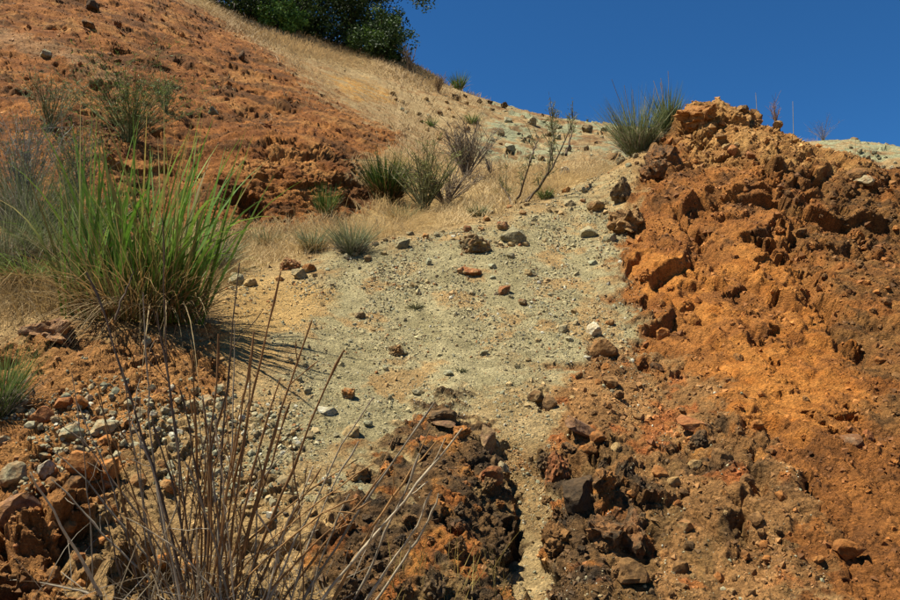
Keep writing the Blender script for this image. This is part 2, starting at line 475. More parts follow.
# ------------------------------------------------------------------ soil colours (base colours, no light in them)
nA = fbm(Pf / 1.7, 4, 0.6, 7.7); nB = fbm(Pf / 0.5, 4, 0.6, 23.1); nC = fbm(Pf / 0.14, 3, 0.6, 57.0); nD = fbm(Pf / 4.5, 3, 0.55, 90.0)
def tone(c0, c1, n, k=1.0):
    t = np.clip(0.5 + n * k, 0, 1)[:, None]
    return lin(c0)[None] * (1 - t) + lin(c1)[None] * t
col = tone((150,118,78), (188,150,104), nB * 0.6 + nC * 0.4)
def lay(mask, c):
    global col
    m = np.clip(mask, 0, 1)[:, None]
    col = col * (1 - m) + c * m
tan_hill = tone((152,124,86), (196,168,124), nA * 0.5 + nC * 0.5)
lay(FAR, tan_hill)
lay(FAR * smooth(0.15, 0.45, nB + nD * 0.6) * 0.6, tone((150,100,55), (170,125,75), nC))
lay(Z_YELL * smooth(-0.3, 0.1, nB), tone((190,135,65), (205,160,90), nC))
lay(Z_STRAWTOP, tone((168,138,94), (204,174,124), nC))
lay(Z_GREENISH * smooth(-0.35, 0.1, nA + nB * 0.6), tone((132,132,102), (170,168,136), nC * 0.7 + nB * 0.4))
lay(Z_GREENISH * smooth(0.1, 0.35, fbm(Pf / 0.9, 4, 0.6, 311)) * 0.8, tone((112,80,52), (150,110,70), nC))
lay(Z_SWALE, tone((164,132,84), (200,168,116), nC * 0.6 + nB * 0.5))
red = tone((130,78,36), (174,112,54), nB * 0.6 + nC * 0.4)
lay(Z_RED, red)
lay(Z_RED * smooth(0.1, 0.5, nA + nB * 0.4) * 0.8, tone((168,110,56), (192,138,80), nC))
lay(Z_RED * smooth(-0.02, 0.3, fbm(Pf * np.array([0.7, 1, 2.4]) / 1.1, 5, 0.65, 401)) * 0.85, tone((88,58,30), (118,76,40), nC))
lay(Z_RED * poly([(-50,15),(60,45),(130,80),(125,88),(60,58),(-50,35)], 5, 1.0) * 0.5, tone((165,130,95), (186,152,115), nC))
lay(NEAR, tone((160,126,82), (188,154,106), nB))
lay(Z_ORL, tone((150,100,54), (186,132,76), nB * 0.6 + nC * 0.5))
lay(Z_GRAVEL, tone((158,145,108), (190,175,136), nB * 0.5 + nC * 0.5))
lay(Z_GRAVEL * smooth(0.15, 0.5, nB + 0.5 * nA) * 0.7, tone((176,132,78), (190,150,96), nC))
lay(Z_SAND, tone((186,148,92), (204,166,108), nB))
lay(Z_PALEG * (1 - Z_DARK), tone((170,142,96), (192,168,122), nB))
mound = tone((146,90,42), (182,120,60), nB * 0.5 + nC * 0.4)
lay(Z_MOUND, mound)
lay(Z_MOUND * smooth(0.0, 0.35, nA * 0.6 + nB * 0.7 - 0.1) * 0.85, tone((112,70,34), (146,92,46), nC))
lay(0.95 * Z_MBROWN * smooth(-0.6, 0.0, nB + nA * 0.3), tone((98,70,40), (152,106,58), nC + nB * 0.4))
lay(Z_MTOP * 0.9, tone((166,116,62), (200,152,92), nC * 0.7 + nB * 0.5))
th_ = np.where(PX + WXp * 2.0 < 770, R(40), R(-38))
ex_, ez_ = Pf[:, 0] - 2.7, Pf[:, 2] - 3.5
E1 = ex_ * np.cos(th_) + ez_ * np.sin(th_); E3 = ez_ * np.cos(th_) - ex_ * np.sin(th_)
strata = fbm(np.stack([E1, Pf[:, 1] * 0.6, E3 * 3.4], 1) / 0.55, 4, 0.6, 200)
BED = np.stack([E1 * 0.55, Pf[:, 1] * 0.8, E3 * 1.35], 1)
LEDGE = Pf * np.array([0.5, 0.7, 1.3])
lay(np.clip(Z_MDARK, 0, 1) * smooth(-0.05, 0.3, strata) * 0.8, tone((96,68,40), (134,92,50), nC))
lay(poly([(770,440),(850,430),(1100,450),(3500,900),(3500,3000),(860,640),(800,560)], 20, 1.6, NEAR) * (0.35 + 0.5 * smooth(-0.2, 0.4, strata)), tone((108,68,34), (150,94,46), nC))
lay(Z_MOUND * smooth(0.12, 0.4, strata) * 0.55, tone((112,72,38), (146,92,46), nC))
lay(Z_LOWBROWN, tone((138,98,58), (180,132,82), nB * 0.7 + nC * 0.4))
lay(Z_LOWBROWN * smooth(0.05, 0.4, strata + nA * 0.4) * 0.8 * smooth(400, 470, PY), tone((104,80,50), (138,104,62), nC))
lay(Z_LOWBROWN * smooth(0.25, 0.5, fbm(Pf / 0.35, 3, 0.6, 517)) * 0.8, tone((168,94,46), (186,116,58), nC))
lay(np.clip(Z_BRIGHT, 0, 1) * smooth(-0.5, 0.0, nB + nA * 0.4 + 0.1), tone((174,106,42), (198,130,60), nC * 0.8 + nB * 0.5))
lay(Z_DARK * smooth(-0.75, -0.15, nB + nA * 0.5), tone((72,58,44), (122,90,56), nC * 0.7 + nB * 0.5))
lay(Z_DARK * smooth(0.1, 0.5, fbm(Pf / 0.3, 4, 0.6, 611)) * 0.85, tone((168,100,46), (196,132,62), nC))
# soil is rough but not bright: measured shades are brought down to base-colour level
Z_PATH = poly([(462,392),(535,396),(560,440),(548,500),(556,540),(572,610),(500,610),(517,530),(513,470),(495,425)], 8, 1.0, NEAR)
lay(Z_PATH * (0.5 + 0.5 * smooth(-0.35, 0.2, nB)), tone((160,134,92), (190,162,118), nB * 0.6 + nC * 0.4))
lay(poly([(-150,500),(60,505),(110,520),(140,640),(-150,640)], 16, 1.5, NEAR) * smooth(-0.2, 0.3, nB) * 0.7, tone((104,70,40), (138,92,52), nC))
lum = (col @ np.array([0.3, 0.59, 0.11]))[:, None]
col = np.clip(lum + (col - lum) * 0.97, 0.01, 1) * np.array([0.98, 0.98, 0.88])

# ------------------------------------------------------------------ relief
N0 = grid_normals(P0).reshape(-1, 3)
slope = 1 - N0[:, 2]
def fade(wave):                                            # leave out relief finer than the mesh there
    return smooth(2.0, 5.0, wave / (np.maximum(DEP, 1) * 0.00165))
A_red = Z_RED; A_m = np.clip(Z_MOUND + Z_LOWBROWN * 0.8, 0, 1); A_d = Z_DARK * (1 - Z_PATH); A_l = np.clip(Z_ORL + NEAR * (1 - smooth(250, 350, PX + WXp)) * smooth(380, 440, PY), 0, 1) * (1 - Z_SAND)
A_g = np.clip(Z_GRAVEL + Z_SAND, 0, 1)
rough = np.clip(0.22 + 0.5 * Z_GREENISH + 0.75 * A_red * smooth(-0.6, 0.2, nA + 0.5 * nB) + 0.12 * A_red + 1.0 * A_m + 0.9 * A_d + 0.5 * A_l - 0.2 * A_g, 0.08, 1.35) * np.where(front, 1, 0.1)
rough *= (1 - 0.7 * Z_PATH) * (1 - 0.45 * Z_DOME)
rough *= 1 - 0.6 * np.clip(Z_BRIGHT, 0, 1) * smooth(-0.5, 0.0, nB + nA * 0.4)
def facets(q, amp):                                        # broken angular faces: every cell a tilted plane, cracks between
    d1, d2, cid, off = worley(q)
    g = GRAD[cid & 255]
    rv = RND3[cid & 255, 0]
    plane = (g * off).sum(1) * 1.3 + (rv - 0.5) * 0.7
    return amp * plane - amp * 0.55 * (1 - smooth(0.0, 0.10, d2 - d1)) * smooth(0.35, 0.65, rv)
def ledges(u, amp, lip=0.10):                              # sharp lip below, easing back above
    fr = u - np.floor(u)
    return amp * (np.where(fr < lip, fr / lip, 1 - (fr - lip) / (1 - lip)) - 0.45)
g1 = fbm(Pf / 1.1, 3, 0.55, 1001); g2 = fbm(Pf / 0.6, 3, 0.55, 1041); g3 = fbm(Pf / 0.35, 2, 0.5, 1083)
patch1 = smooth(-0.1, 0.35, g1); patch2 = smooth(-0.05, 0.35, g2)       # where the face is broken rather than washed smooth
sof = 1 - 0.75 * np.clip(Z_BRIGHT + 0.7 * Z_MTOP + 0.95 * Z_DOME, 0, 1)
near_sc = np.clip(YY / 7, 0.45, 1.3)
disp = 0.15 * fbm(Pf / 2.2, 3, 0.5, 700) * np.clip(rough, 0.25, 1.0) * np.clip(YY / 8, 0.35, 1)
# mound
WB = np.stack([WX, WY, WX], 1) * 0.3
def broken(mask, coord, wave, amp):                        # facets only where the mask asks for them
    k = np.where(mask > 0.01)[0]
    out = np.zeros(len(mask))
    out[k] = facets(coord[k] / wave + WB[k], amp) * mask[k]
    return out
disp = disp + Z_MOUND * near_sc * ledges(E3 / 1.25 + 0.8 * fbm(Pf / 1.8, 3, 0.5, 1090), 0.16, 0.07) * (0.4 + 0.6 * patch1)
disp = disp + A_m * near_sc * (ledges(E3 / 0.62 + 0.9 * fbm(Pf / 0.9, 3, 0.5, 1100), 0.075) * patch1
        + ledges(E3 / 0.21 + 0.9 * fbm(Pf / 0.5, 3, 0.5, 1130), 0.030, 0.15) * patch2 * sof)
disp = disp + broken((A_m * 0.42 + A_d * 0.7) * near_sc * fade(0.3) * (0.25 + 0.75 * patch1) * sof, BED, 0.50, 0.11)
disp = disp + broken((A_m * 0.42 + A_d * 0.8) * near_sc * fade(0.15) * (0.12 + 0.88 * patch2) * sof, BED, 0.19, 0.050)
disp = disp + broken((A_m * 0.7 + A_d) * near_sc * fade(0.07) * (0.2 + 0.8 * smooth(0, 0.4, g3)), BED, 0.075, 0.018)
down = perlin(np.stack([(E1 - 0.25 * E3) / 0.30, Pf[:, 1] / 0.9, Pf[:, 2] / 2.0], 1) + WB)
disp = disp - 0.05 * (1 - np.clip(np.abs(down) * 4, 0, 1)) * Z_MOUND * near_sc
# red bank: washed soil with a few broken ledges along the slope
disp = disp + A_red * (ledges(Pf[:, 2] / 1.1 + 0.12 * Pf[:, 0] + 1.1 * fbm(Pf / np.array([2.4, 2.4, 1.2]), 3, 0.55, 1200), 0.08) * smooth(-0.05, 0.4, fbm(Pf / 1.6, 3, 0.55, 1240))
        + ledges(Pf[:, 2] / 0.36 + 1.1 * fbm(Pf / 0.9, 3, 0.55, 1270), 0.035, 0.16) * patch1)
disp = disp + broken(A_red * fade(0.2) * (0.35 + 0.65 * patch1), LEDGE, 0.26, 0.058) + broken(A_red * fade(0.1) * (0.3 + 0.7 * patch2), LEDGE, 0.11, 0.038)
# left bank and the rest
Z_LB = poly([(-150,478),(60,485),(120,500),(150,640),(-150,640)], 14, 1.2, NEAR)
disp = disp + broken(Z_LB * fade(0.2), Pf * np.array([0.8, 1, 1.3]), 0.30, 0.13) + Z_LB * ledges(Pf[:, 2] / 0.22 + 0.9 * fbm(Pf / 0.4, 3, 0.5, 1330), 0.07)
disp = disp + broken(A_l * fade(0.2) * patch1, Pf, 0.26, 0.06) + broken(A_l * fade(0.1), Pf, 0.1, 0.025)
disp = disp + broken((Z_GREENISH + 0.12 * FAR) * patch1, Pf, 0.6, 0.12)
disp = disp + 0.016 * fbm(Pf / 0.22, 4, 0.6, 780) * (0.1 + rough) * fade(0.2)
disp = disp + 0.013 * fbm(Pf / 0.08, 3, 0.65, 800) * (0.35 + rough) * fade(0.08)
disp = disp + 0.0045 * fbm(Pf / 0.03, 2, 0.6, 830) * (0.6 + rough) * fade(0.03)
# gully beside the dark outcrop
disp = disp - 0.06 * Z_PATH * smooth(425, 480, PY)
# rills running down the loose gravel
rill = perlin(np.stack([Pf[:, 0] / 0.35, Pf[:, 1] / 2.5, Pf[:, 2] / 2.5], 1)) 
disp = disp + 0.03 * rill * A_g * fade(0.2)
ac_ = np.abs(Pf[:, 0]) / np.maximum(YY, 0.5)
disp = np.where(front, disp, 0) * (1 - smooth(0.80, 0.90, ac_))
Pd = P0 + (N0 * disp[:, None]).reshape(P0.shape)

# hollows and steps at their places: (photo column, row, radius px, depth m, ahead m)
HOLLOWS = [(236,198,12,0.20,9.6),(246,207,9,0.14,9.6),(350,186,10,0.10,11.0),
 (700,128,9,0.14,10.2),(683,130,7,0.12,10.1),(862,413,8,0.10,4.6),(838,420,6,0.08,4.55),(880,535,9,0.09,3.3),(85,540,13,0.07,3.0),(20,545,15,0.07,2.95),(430,520,9,0.06,3.4)]
# creases and cracks in the rock faces: photo polyline, half width px, depth m
CREASES = [([(768,188),(788,212),(793,255),(812,285),(838,320),(868,352)],7,0.16),([(693,256),(708,270),(723,286)],2.6,0.10),([(655,198),(672,210),(690,228),(700,240)],4,0.09),
 ([(690,400),(722,430),(742,470),(738,520),(760,565)],6,0.08),([(600,438),(606,458),(608,475)],3,0.09),([(640,505),(652,540),(655,575)],4,0.07),([(790,470),(812,500),(845,560),(870,600)],5,0.06),
 ([(640,170),(655,185),(664,160)],4,0.10),([(740,330),(770,345),(805,352)],4,0.05),([(610,262),(640,262),(668,280)],4,0.05),([(820,180),(850,215),(880,262)],5,0.09),([(514,455),(516,500),(512,545),(505,598)],5,0.10),
 ([(540,405),(560,410),(575,420)],3,0.05),([(195,118),(250,112),(300,108)],5,0.12),([(60,70),(120,92),(170,100)],5,0.12),([(180,60),(230,82),(270,92)],4,0.12),([(250,140),(300,152),(352,160)],4,0.08)]
Pd = Pd.reshape(-1, 3)
view = np.stack([Pf[:, 0], Pf[:, 1], np.zeros(len(Pf))], 1); view /= np.linalg.norm(view, axis=1, keepdims=True) + 1e-9
for hx, hy, hr, hd, ha in HOLLOWS:
    g = np.exp(-(((PX + WXp * 1.0 - hx) ** 2 + (PY + WYp * 1.0 - hy) ** 2) / (hr * hr)) ** 1.5) * (np.abs(YY - ha) < ha * 0.35)
    Pd = Pd - N0 * (hd * g)[:, None] * 0.5 + view * (hd * g)[:, None] * 0.7
for pl, hw, dp in CREASES:
    dist = np.full(len(PX), 1e9); x = PX + WXp * 0.6; y = PY + WYp * 0.6
    for (x0, y0), (x1, y1) in zip(pl[:-1], pl[1:]):
        ex, ey = x1 - x0, y1 - y0
        t = np.clip(((x - x0) * ex + (y - y0) * ey) / (ex * ex + ey * ey), 0, 1)
        dist = np.minimum(dist, np.hypot(x - x0 - t * ex, y - y0 - t * ey))
    zonem = NEAR if pl[0][1] > 165 or pl[0][0] > 600 else FAR
    Pd = Pd - N0 * (dp * np.exp(-(dist / hw) ** 2) * zonem * front * (0.5 + patch2))[:, None]
Pd = Pd.reshape(P0.shape)
ND = grid_normals(Pd).reshape(-1, 3)
PDf = Pd.reshape(-1, 3)
QX, QY, QD = project(PDf)

idx = np.arange(NC * NR).reshape(NC, NR)
FACES = np.stack([idx[:-1, :-1], idx[1:, :-1], idx[1:, 1:], idx[:-1, 1:]], 2).reshape(-1, 4)
# which landform a face belongs to
zone = np.zeros(NC * NR, np.int32)                                   # 0 near ground
zone[(FAR > 0.5) & front] = 1                                         # hillside
zone[(np.clip(Z_MOUND, 0, 1) > 0.5) & (NEAR > 0.5)] = 2                # mound
zone[(Z_DARK > 0.5) & (NEAR > 0.5) & (PX < 530)] = 3                   # outcrop
fz = zone[FACES[:, 0]]
TERRAIN = {}
for k, nm in enumerate(('ground', 'hillside', 'rock_mound', 'rock_outcrop')):
    f = FACES[fz == k]
    u, inv = np.unique(f, return_inverse=True)
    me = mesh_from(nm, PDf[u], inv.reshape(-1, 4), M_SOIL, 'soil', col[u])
    # keep the light continuous across the seams between landforms
    me.normals_split_custom_set_from_vertices(ND[u].astype(np.float32))
    o = link(nm, me)
    o['kind'] = 'structure'
    TERRAIN[nm] = o

# picking places on the finished ground
_vis = np.where((QX > -140) & (QX < 1040) & (QY > -120) & (QY < 720) & front)[0]
_bins = {}
_key = (QX[_vis] // 8).astype(np.int64) * 1000 + (QY[_vis] // 8).astype(np.int64)
_ord = np.argsort(_key, kind='stable'); _ks = _key[_ord]; _vi = _vis[_ord]
_uk, _st = np.unique(_ks, return_index=True); _en = np.r_[_st[1:], len(_ks)]
_bins = {int(k): (a, b) for k, a, b in zip(_uk, _st, _en)}
def pick(px, py, rmax=3.0, far=False):
    """index of the ground vertex seen at a photo pixel"""
    r = rmax
    while r < 60:
        c = []
        for bx in range(int((px - r) // 8), int((px + r) // 8) + 1):
            for by in range(int((py - r) // 8), int((py + r) // 8) + 1):
                ab = _bins.get(bx * 1000 + by)
                if ab:
                    c.append(_vi[ab[0]:ab[1]])
        if c:
            c = np.concatenate(c)
            dd = np.hypot(QX[c] - px, QY[c] - py)
            m = dd < r
            if m.any():
                c = c[m]; dd = dd[m]
                dep = QD[c]
                if far:
                    return int(c[np.argmin(dd - dep)])
                k = dep < dep.min() * 1.06
                c = c[k]; dd = dd[k]
                return int(c[np.argmin(dd)])
        r *= 1.8
    return int(np.argmin(np.hypot(QX - px, QY - py)))
def spot(px, py, far=False):
    i = pick(px, py, far=far)
    return PDf[i].copy(), ND[i].copy(), QD[i]
def ground_z(x, y):
    """height of the ground under a point, from the nearest fine vertices"""
    c = np.searchsorted(acols, x / max(y, 0.3)); c = min(max(c, 1), NC - 2)
    sub = Pd[max(c - 3, 0):c + 4].reshape(-1, 3)
    d = (sub[:, 0] - x) ** 2 + (sub[:, 1] - y) ** 2
    j = np.argsort(d)[:4]
    return float(sub[j, 2].mean())
# ------------------------------------------------------------------ rocks
import bmesh
def rock_proto(seed, cuts=16, rough_=0.06, squash=(1, 1, 1), sub=3):
    rg = np.random.default_rng(seed)
    bm = bmesh.new(); bmesh.ops.create_icosphere(bm, subdivisions=sub, radius=1.0)
    V = np.array([v.co[:] for v in bm.verts]); 
    F = np.array([[v.index for v in f.verts] for f in bm.faces]); bm.free()
    V = V * (1 + 0.25 * fbm(V * 0.9 + seed * 3.7, 2)[:, None])
    for k in range(cuts):
        n = rg.normal(size=3); n /= np.linalg.norm(n)
        h = rg.uniform(0.50, 0.86)
        d = V @ n - h
        V = V - np.clip(d, 0, None)[:, None] * n * 0.97
    V = V * np.array(squash)
    nn = V / (np.linalg.norm(V, axis=1, keepdims=True) + 1e-9)
    V = V + nn * (rough_ * fbm(V * 3.0 + seed, 3, 0.6))[:, None]
    V /= np.abs(V).max(0)                    # fills its box: scale = half size
    me = mesh_from('rock', V, F, None, loops=3)
    me.set_sharp_from_angle(angle=R(24))
    me.materials.append(None)
    return me
ROCKS = [rock_proto(100 + i, cuts=c, rough_=r) for i, (c, r) in enumerate([(14, .06), (18, .05), (12, .09), (20, .05), (10, .12), (16, .07), (9, .14), (22, .04), (13, .08), (15, .10)])]
RUGGED = [rock_proto(140 + i, cuts=8, rough_=0.28, sub=4) for i in range(4)]
RM = {
 'brown': rock_material('rock_brown', (74,54,32), (116,84,48), (150,112,68)),
 'dark': rock_material('rock_dark', (56,46,34), (82,66,46), (116,88,56)),
 'grey': rock_material('rock_grey', (122,112,84), (150,140,108), (178,166,130)),
 'green': rock_material('rock_greygreen', (124,124,96), (154,154,124), (184,180,148)),
 'orange': rock_material('rock_orange', (132,80,36), (166,106,50), (190,132,70)),
 'red': rock_material('rock_red', (116,66,36), (150,92,52), (174,118,74)),
 'white': rock_material('rock_white', (160,152,126), (194,186,160), (214,208,184)),
 'purple': rock_material('rock_purplish', (84,60,44), (122,90,66), (160,130,98)),
 'tan': rock_material('rock_tan', (132,106,66), (160,132,86), (186,158,108)),
}
def rock(px, py, w, h, kind, label, cat='rock', group=None, tilt=0.0, depthr=0.9, protos=None, sink=0.38, name=None, far=False, yaw=None, part_of=None):
    """a rock about w x h photo pixels, its middle at (px,py), sitting in the ground seen there"""
    vi = pick(px, py + h * 0.30, far=far)
    p, nrm, dep = PDf[vi].copy(), ND[vi].copy(), QD[vi]
    s = dep / FPX
    W, H = w * s * 0.5, h * s * 0.62
    o = bpy.data.objects.new(name or ('boulder' if w >= 26 else 'rock' if w >= 13 else 'stone'), random.choice(protos or ROCKS))
    COL.objects.link(o)
    o.scale = (W, max(W, H) * depthr, H)
    up = Vector(nrm) * 0.45 + Vector((0, 0, 1)); up.normalize()
    q = up.to_track_quat('Z', 'Y')
    q = Matrix.Rotation(R(tilt), 4, 'Y').to_quaternion() @ q
    o.rotation_mode = 'QUATERNION'
    yw = random.uniform(-0.5, 0.5) if yaw is None else R(yaw)
    if random.random() < 0.5:
        yw += math.pi
    o.rotation_quaternion = q @ Matrix.Rotation(yw, 4, 'Z').to_quaternion()
    o.location = Vector(p) + Vector((0, 0, H * (0.75 - sink)))
    o.color = (*[float(v) for v in col[vi]], 1)      # dust of the soil it lies in
    o.material_slots[0].link = 'OBJECT'
    o.material_slots[0].material = RM[kind]
    if part_of:
        o.name = 'rock_lump'; o.parent = TERRAIN[part_of]
        return o
    return tag(o, label, cat, group)

# rocks one can tell apart
rock(475,243,34,22,'brown','dark brown rounded boulder on the crest of the pale gravel slope', 'boulder', protos=RUGGED)
rock(514,235,28,22,'grey','blocky grey-tan stone with shaded underside beside the dark crest boulder','rock')
rock(628,220,42,26,'brown','long reddish brown boulder lying at the left foot of the orange mound','boulder', tilt=22, protos=RUGGED)
rock(622,194,15,26,'dark','upright dark greenish standing stone above the long reddish boulder','rock', protos=RUGGED, sink=0.1)
rock(594,206,22,12,'brown','low brown stone left of the upright standing stone','rock')
rock(588,231,20,15,'grey','angular grey stone left of the long reddish boulder','rock')
rock(610,238,14,9,'green','small greenish stone just under the long reddish boulder','stone')
rock(594,328,13,17,'white','small chalky white stone on the gravel at the mound foot','stone')
rock(603,350,32,20,'brown','brown block split in two on the gravel below the white stone','rock')
rock(612,381,20,14,'brown','rounded brown rock below the split brown block','rock')
rock(537,397,20,14,'brown','dark-sided brown rock at the lower end of the gravel','rock')
rock(551,402,16,16,'dark','small dark rock next to a brown one at the gravel end','rock')
rock(395,350,17,12,'brown','lone brown clod in the middle of the gravel slope','rock', protos=RUGGED)
rock(348,393,17,15,'orange','bright orange clod on the gravel behind the dead stalks','rock', protos=RUGGED)
rock(328,411,20,9,'white','flat white stone on the gravel behind the dead stalks','stone')
rock(360,315,13,7,'dark','small flat dark stone on the upper gravel','stone')
rock(352,431,21,14,'tan','squared tan stone low on the gravel behind the dead stalks','rock')
rock(472,271,22,8,'red','flat brick-red stone below the crest boulder','stone')
rock(504,290,14,11,'red','brick-red chip on the open gravel','stone')
rock(522,302,11,9,'red','small rounded red stone beside a brick-red chip','stone')
rock(461,271,9,8,'red','tiny red stone left of the flat brick-red one','stone')
rock(606,367,12,8,'orange','little orange stone by the split brown block','stone')
rock(609,322,12,7,'orange','yellow-orange chip right of the white stone','stone')
rock(557,466,27,34,'red','dark rounded boulder with rusty side in the lower slope','boulder', protos=RUGGED, sink=0.45)
rock(579,491,46,34,'dark','big smooth dark grey boulder sunk in the lower slope','boulder', sink=0.45)
rock(605,478,24,30,'dark','rugged dark boulder right of the smooth grey one','boulder', protos=RUGGED, sink=0.4)
rock(606,528,44,36,'dark','pitted dark boulder with deep hollows below the smooth grey one','boulder', protos=RUGGED, sink=0.5)
rock(632,530,26,46,'dark','tall dark weathered block at the right of the pitted boulder','boulder', protos=RUGGED, sink=0.5)
rock(556,533,30,28,'brown','brown lumpy boulder at the left of the pitted boulder','boulder', protos=RUGGED, sink=0.5)
rock(628,572,44,26,'brown','broad brown slab at the bottom of the lower slope','boulder', sink=0.45)
rock(582,430,54,12,'purple','thin pinkish grey slab slanting across the lower slope','slab', tilt=24, depthr=0.6, sink=0.2)
rock(588,450,22,10,'orange','rusty wedge under the slanting pinkish slab','rock', tilt=18)
rock(488,441,17,28,'purple','upright purple-red rock on the rim of the dark outcrop','rock', sink=0.25)
rock(498,463,11,15,'dark','small dark block under the upright purple-red rock','rock')
rock(489,476,30,20,'red','rusty red boulder on the shoulder of the dark outcrop','boulder', sink=0.4)
rock(503,468,16,13,'grey','grey stone at the right of the rusty red outcrop boulder','rock')
rock(440,416,34,16,'dark','dark purple ledge stone at the top of the outcrop','rock', tilt=14)
rock(447,424,30,5,'purple','thin dark slab like a lintel below the ledge stone','slab', tilt=3, sink=0.1)
rock(462,432,22,18,'orange','orange-capped block at the upper right of the outcrop','rock', protos=RUGGED)
rock(665,160,34,34,'dark','dark overhanging ledge rock on the left shoulder of the mound','boulder', protos=RUGGED, sink=0.35)
rock(650,172,24,18,'dark','dark broken rock below the overhanging ledge on the mound','rock', protos=RUGGED, sink=0.35)
rock(656,152,16,18,'brown','brown block left of the overhanging ledge on the mound','rock')
rock(698,113,48,26,'orange','large orange knob crowning the top of the mound','boulder', protos=RUGGED, sink=0.45)
rock(732,150,12,10,'red','small reddish stone under the knob on the mound top','stone')
rock(752,155,12,9,'red','pale red chip right of the small reddish stone on the mound','stone')
rock(742,108,13,9,'dark','dark little rock on the mound skyline beside the knob','stone')
rock(868,182,28,9,'grey','flat grey slab jutting out near the right end of the mound crest','slab', tilt=12, sink=0.1)
rock(858,174,26,16,'brown','brown block under the right end of the mound crest','rock', sink=0.4)
rock(848,550,34,20,'orange','angular orange slab jutting out with a dark gap beneath','slab', tilt=20, sink=0.15)
rock(850,440,32,18,'purple','pinkish angular rock in the hollow of the orange slope','rock', sink=0.4)
rock(866,437,18,14,'red','reddish brown stone right of the pinkish angular rock','rock')
rock(720,458,26,20,'brown','squared brown rock with shaded front in the brown slope','rock')
rock(700,440,24,18,'dark','dark lumpy rock above the squared brown rock','rock', protos=RUGGED)
rock(694,424,34,12,'red','reddish slab lying above the dark lumpy rock','slab', tilt=15)
rock(660,472,24,9,'orange','flat orange chip in the middle of the brown slope','stone', tilt=14)
rock(50,331,104,36,'purple','large dark reddish boulder under the tall green grass clump','boulder', sink=0.42, depthr=0.5, yaw=8, protos=[RUGGED[1]])
rock(14,512,44,30,'purple','dark blocky boulder jutting from the orange bank above a hollow','boulder', sink=0.3)
rock(42,415,27,18,'red','rust-red block beside the thin green stems','rock')
rock(62,402,20,13,'red','rust-red stone behind the rust-red block','rock')
rock(82,401,18,12,'orange','orange clod behind the grey-green stones','rock')
rock(84,464,36,24,'orange','big orange-brown rock among the grey-green stones','boulder', sink=0.35)
rock(108,470,20,22,'orange','orange block right of the big orange-brown rock','rock')
rock(78,480,26,16,'brown','shaded brown rock under the big orange-brown one','rock')
rock(46,468,16,17,'white','pale cream stone left of the big orange-brown rock','stone')
rock(52,485,20,14,'brown','brown stone under the pale cream one','rock')
rock(72,431,24,19,'green','large grey-green stone in the middle of the pebbles','rock')
rock(105,428,26,20,'green','largest grey-green rock, right of the other large one','rock')
rock(3,442,18,15,'green','grey-green rounded stone on the bank by the thin green stems','rock')
rock(12,472,28,22,'grey','mossy grey rock low on the orange bank','rock')
rock(208,406,22,20,'grey','grey stone with dark face behind the upright dead stalks','rock')
rock(190,405,16,12,'green','light grey-green stone left of the dark-faced grey one','stone')
rock(146,341,12,12,'green','round grey-green stone below the tall grass clump','stone')
rock(290,264,22,14,'red','brick-red rock at the left end of the gravel crest','rock', protos=RUGGED)
rock(308,268,16,10,'orange','orange stone beside the brick-red crest rock','stone')
rock(238,279,16,14,'green','pale greenish stone at the left tip of the gravel crest','stone')
rock(250,282,16,9,'tan','tan stone next to the pale greenish one','stone')
rock(94,6,15,13,'dark','dark boulder on the upper red slope','boulder')
rock(90,25,16,10,'dark','flat dark rock below the boulder on the upper red slope','rock')
rock(242,56,8,10,'dark','little upright dark rock at the edge of the red slope','rock')
rock(212,111,14,9,'green','grey-green stone lying on the red slope','rock')
rock(45,54,14,9,'green','pale stone on the grey streak of the red slope','rock')
rock(565,171,12,9,'white','pale boulder behind the bare sapling','boulder', far=False)

# look-alike stones
def scatter(n, poly_pts, wmin, wmax, kinds, label, group, cat='stone', protos=None, aspect=(0.55, 0.95), sink=0.32, seed=1, skew=1.8, part_of=None):
    rg = random.Random(seed)
    xs = [p[0] for p in poly_pts]; ys = [p[1] for p in poly_pts]
    done = []; tries = 0
    while len(done) < n and tries < n * 60:
        tries += 1
        x = rg.uniform(min(xs), max(xs)); y = rg.uniform(min(ys), max(ys))
        ins = False; k = len(poly_pts)
        for i in range(k):
            x0, y0 = poly_pts[i]; x1, y1 = poly_pts[(i + 1) % k]
            if (y0 > y) != (y1 > y) and x < (x1 - x0) * (y - y0) / (y1 - y0) + x0:
                ins = not ins
        if not ins:
            continue
        w = wmin + (wmax - wmin) * rg.random() ** skew
        if any((x - a) ** 2 + (y - b) ** 2 < (0.55 * (w + c)) ** 2 for a, b, c in done):
            continue
        done.append((x, y, w))
        rock(x, y, w, w * rg.uniform(*aspect), rg.choice(kinds), label, cat, group, tilt=rg.uniform(-15, 25), protos=protos, sink=sink, part_of=part_of)
scatter(46, [(30,400),(90,390),(150,388),(225,385),(228,420),(200,450),(150,455),(120,450),(30,455)], 6, 15, ['green','green','green','grey','grey','white'], 'small grey-green pebble on the orange bank behind the dead stalks', 'grey-green pebbles on the orange bank', seed=3)
scatter(34, [(0,445),(130,440),(200,470),(190,590),(20,595),(0,560)], 7, 18, ['orange','orange','red','brown'], 'orange-brown clod on the steep bank under the grey-green pebbles', 'orange clods on the left bank', 'rock', seed=4)
scatter(26, [(262,285),(390,236),(500,208),(560,190),(600,178),(600,195),(520,222),(400,250),(300,278)], 7, 15, ['red','brown','tan','grey','orange'], 'small rough stone on the crest where gravel meets dry grass', 'stones along the gravel crest', seed=5)
scatter(34, [(270,340),(420,260),(590,215),(600,300),(560,380),(480,395),(430,395),(330,470),(265,420)], 6, 12, ['green','grey','tan','tan','grey','green'], 'small loose stone lying on the pale gravel slope', 'loose stones on the gravel slope', seed=6)
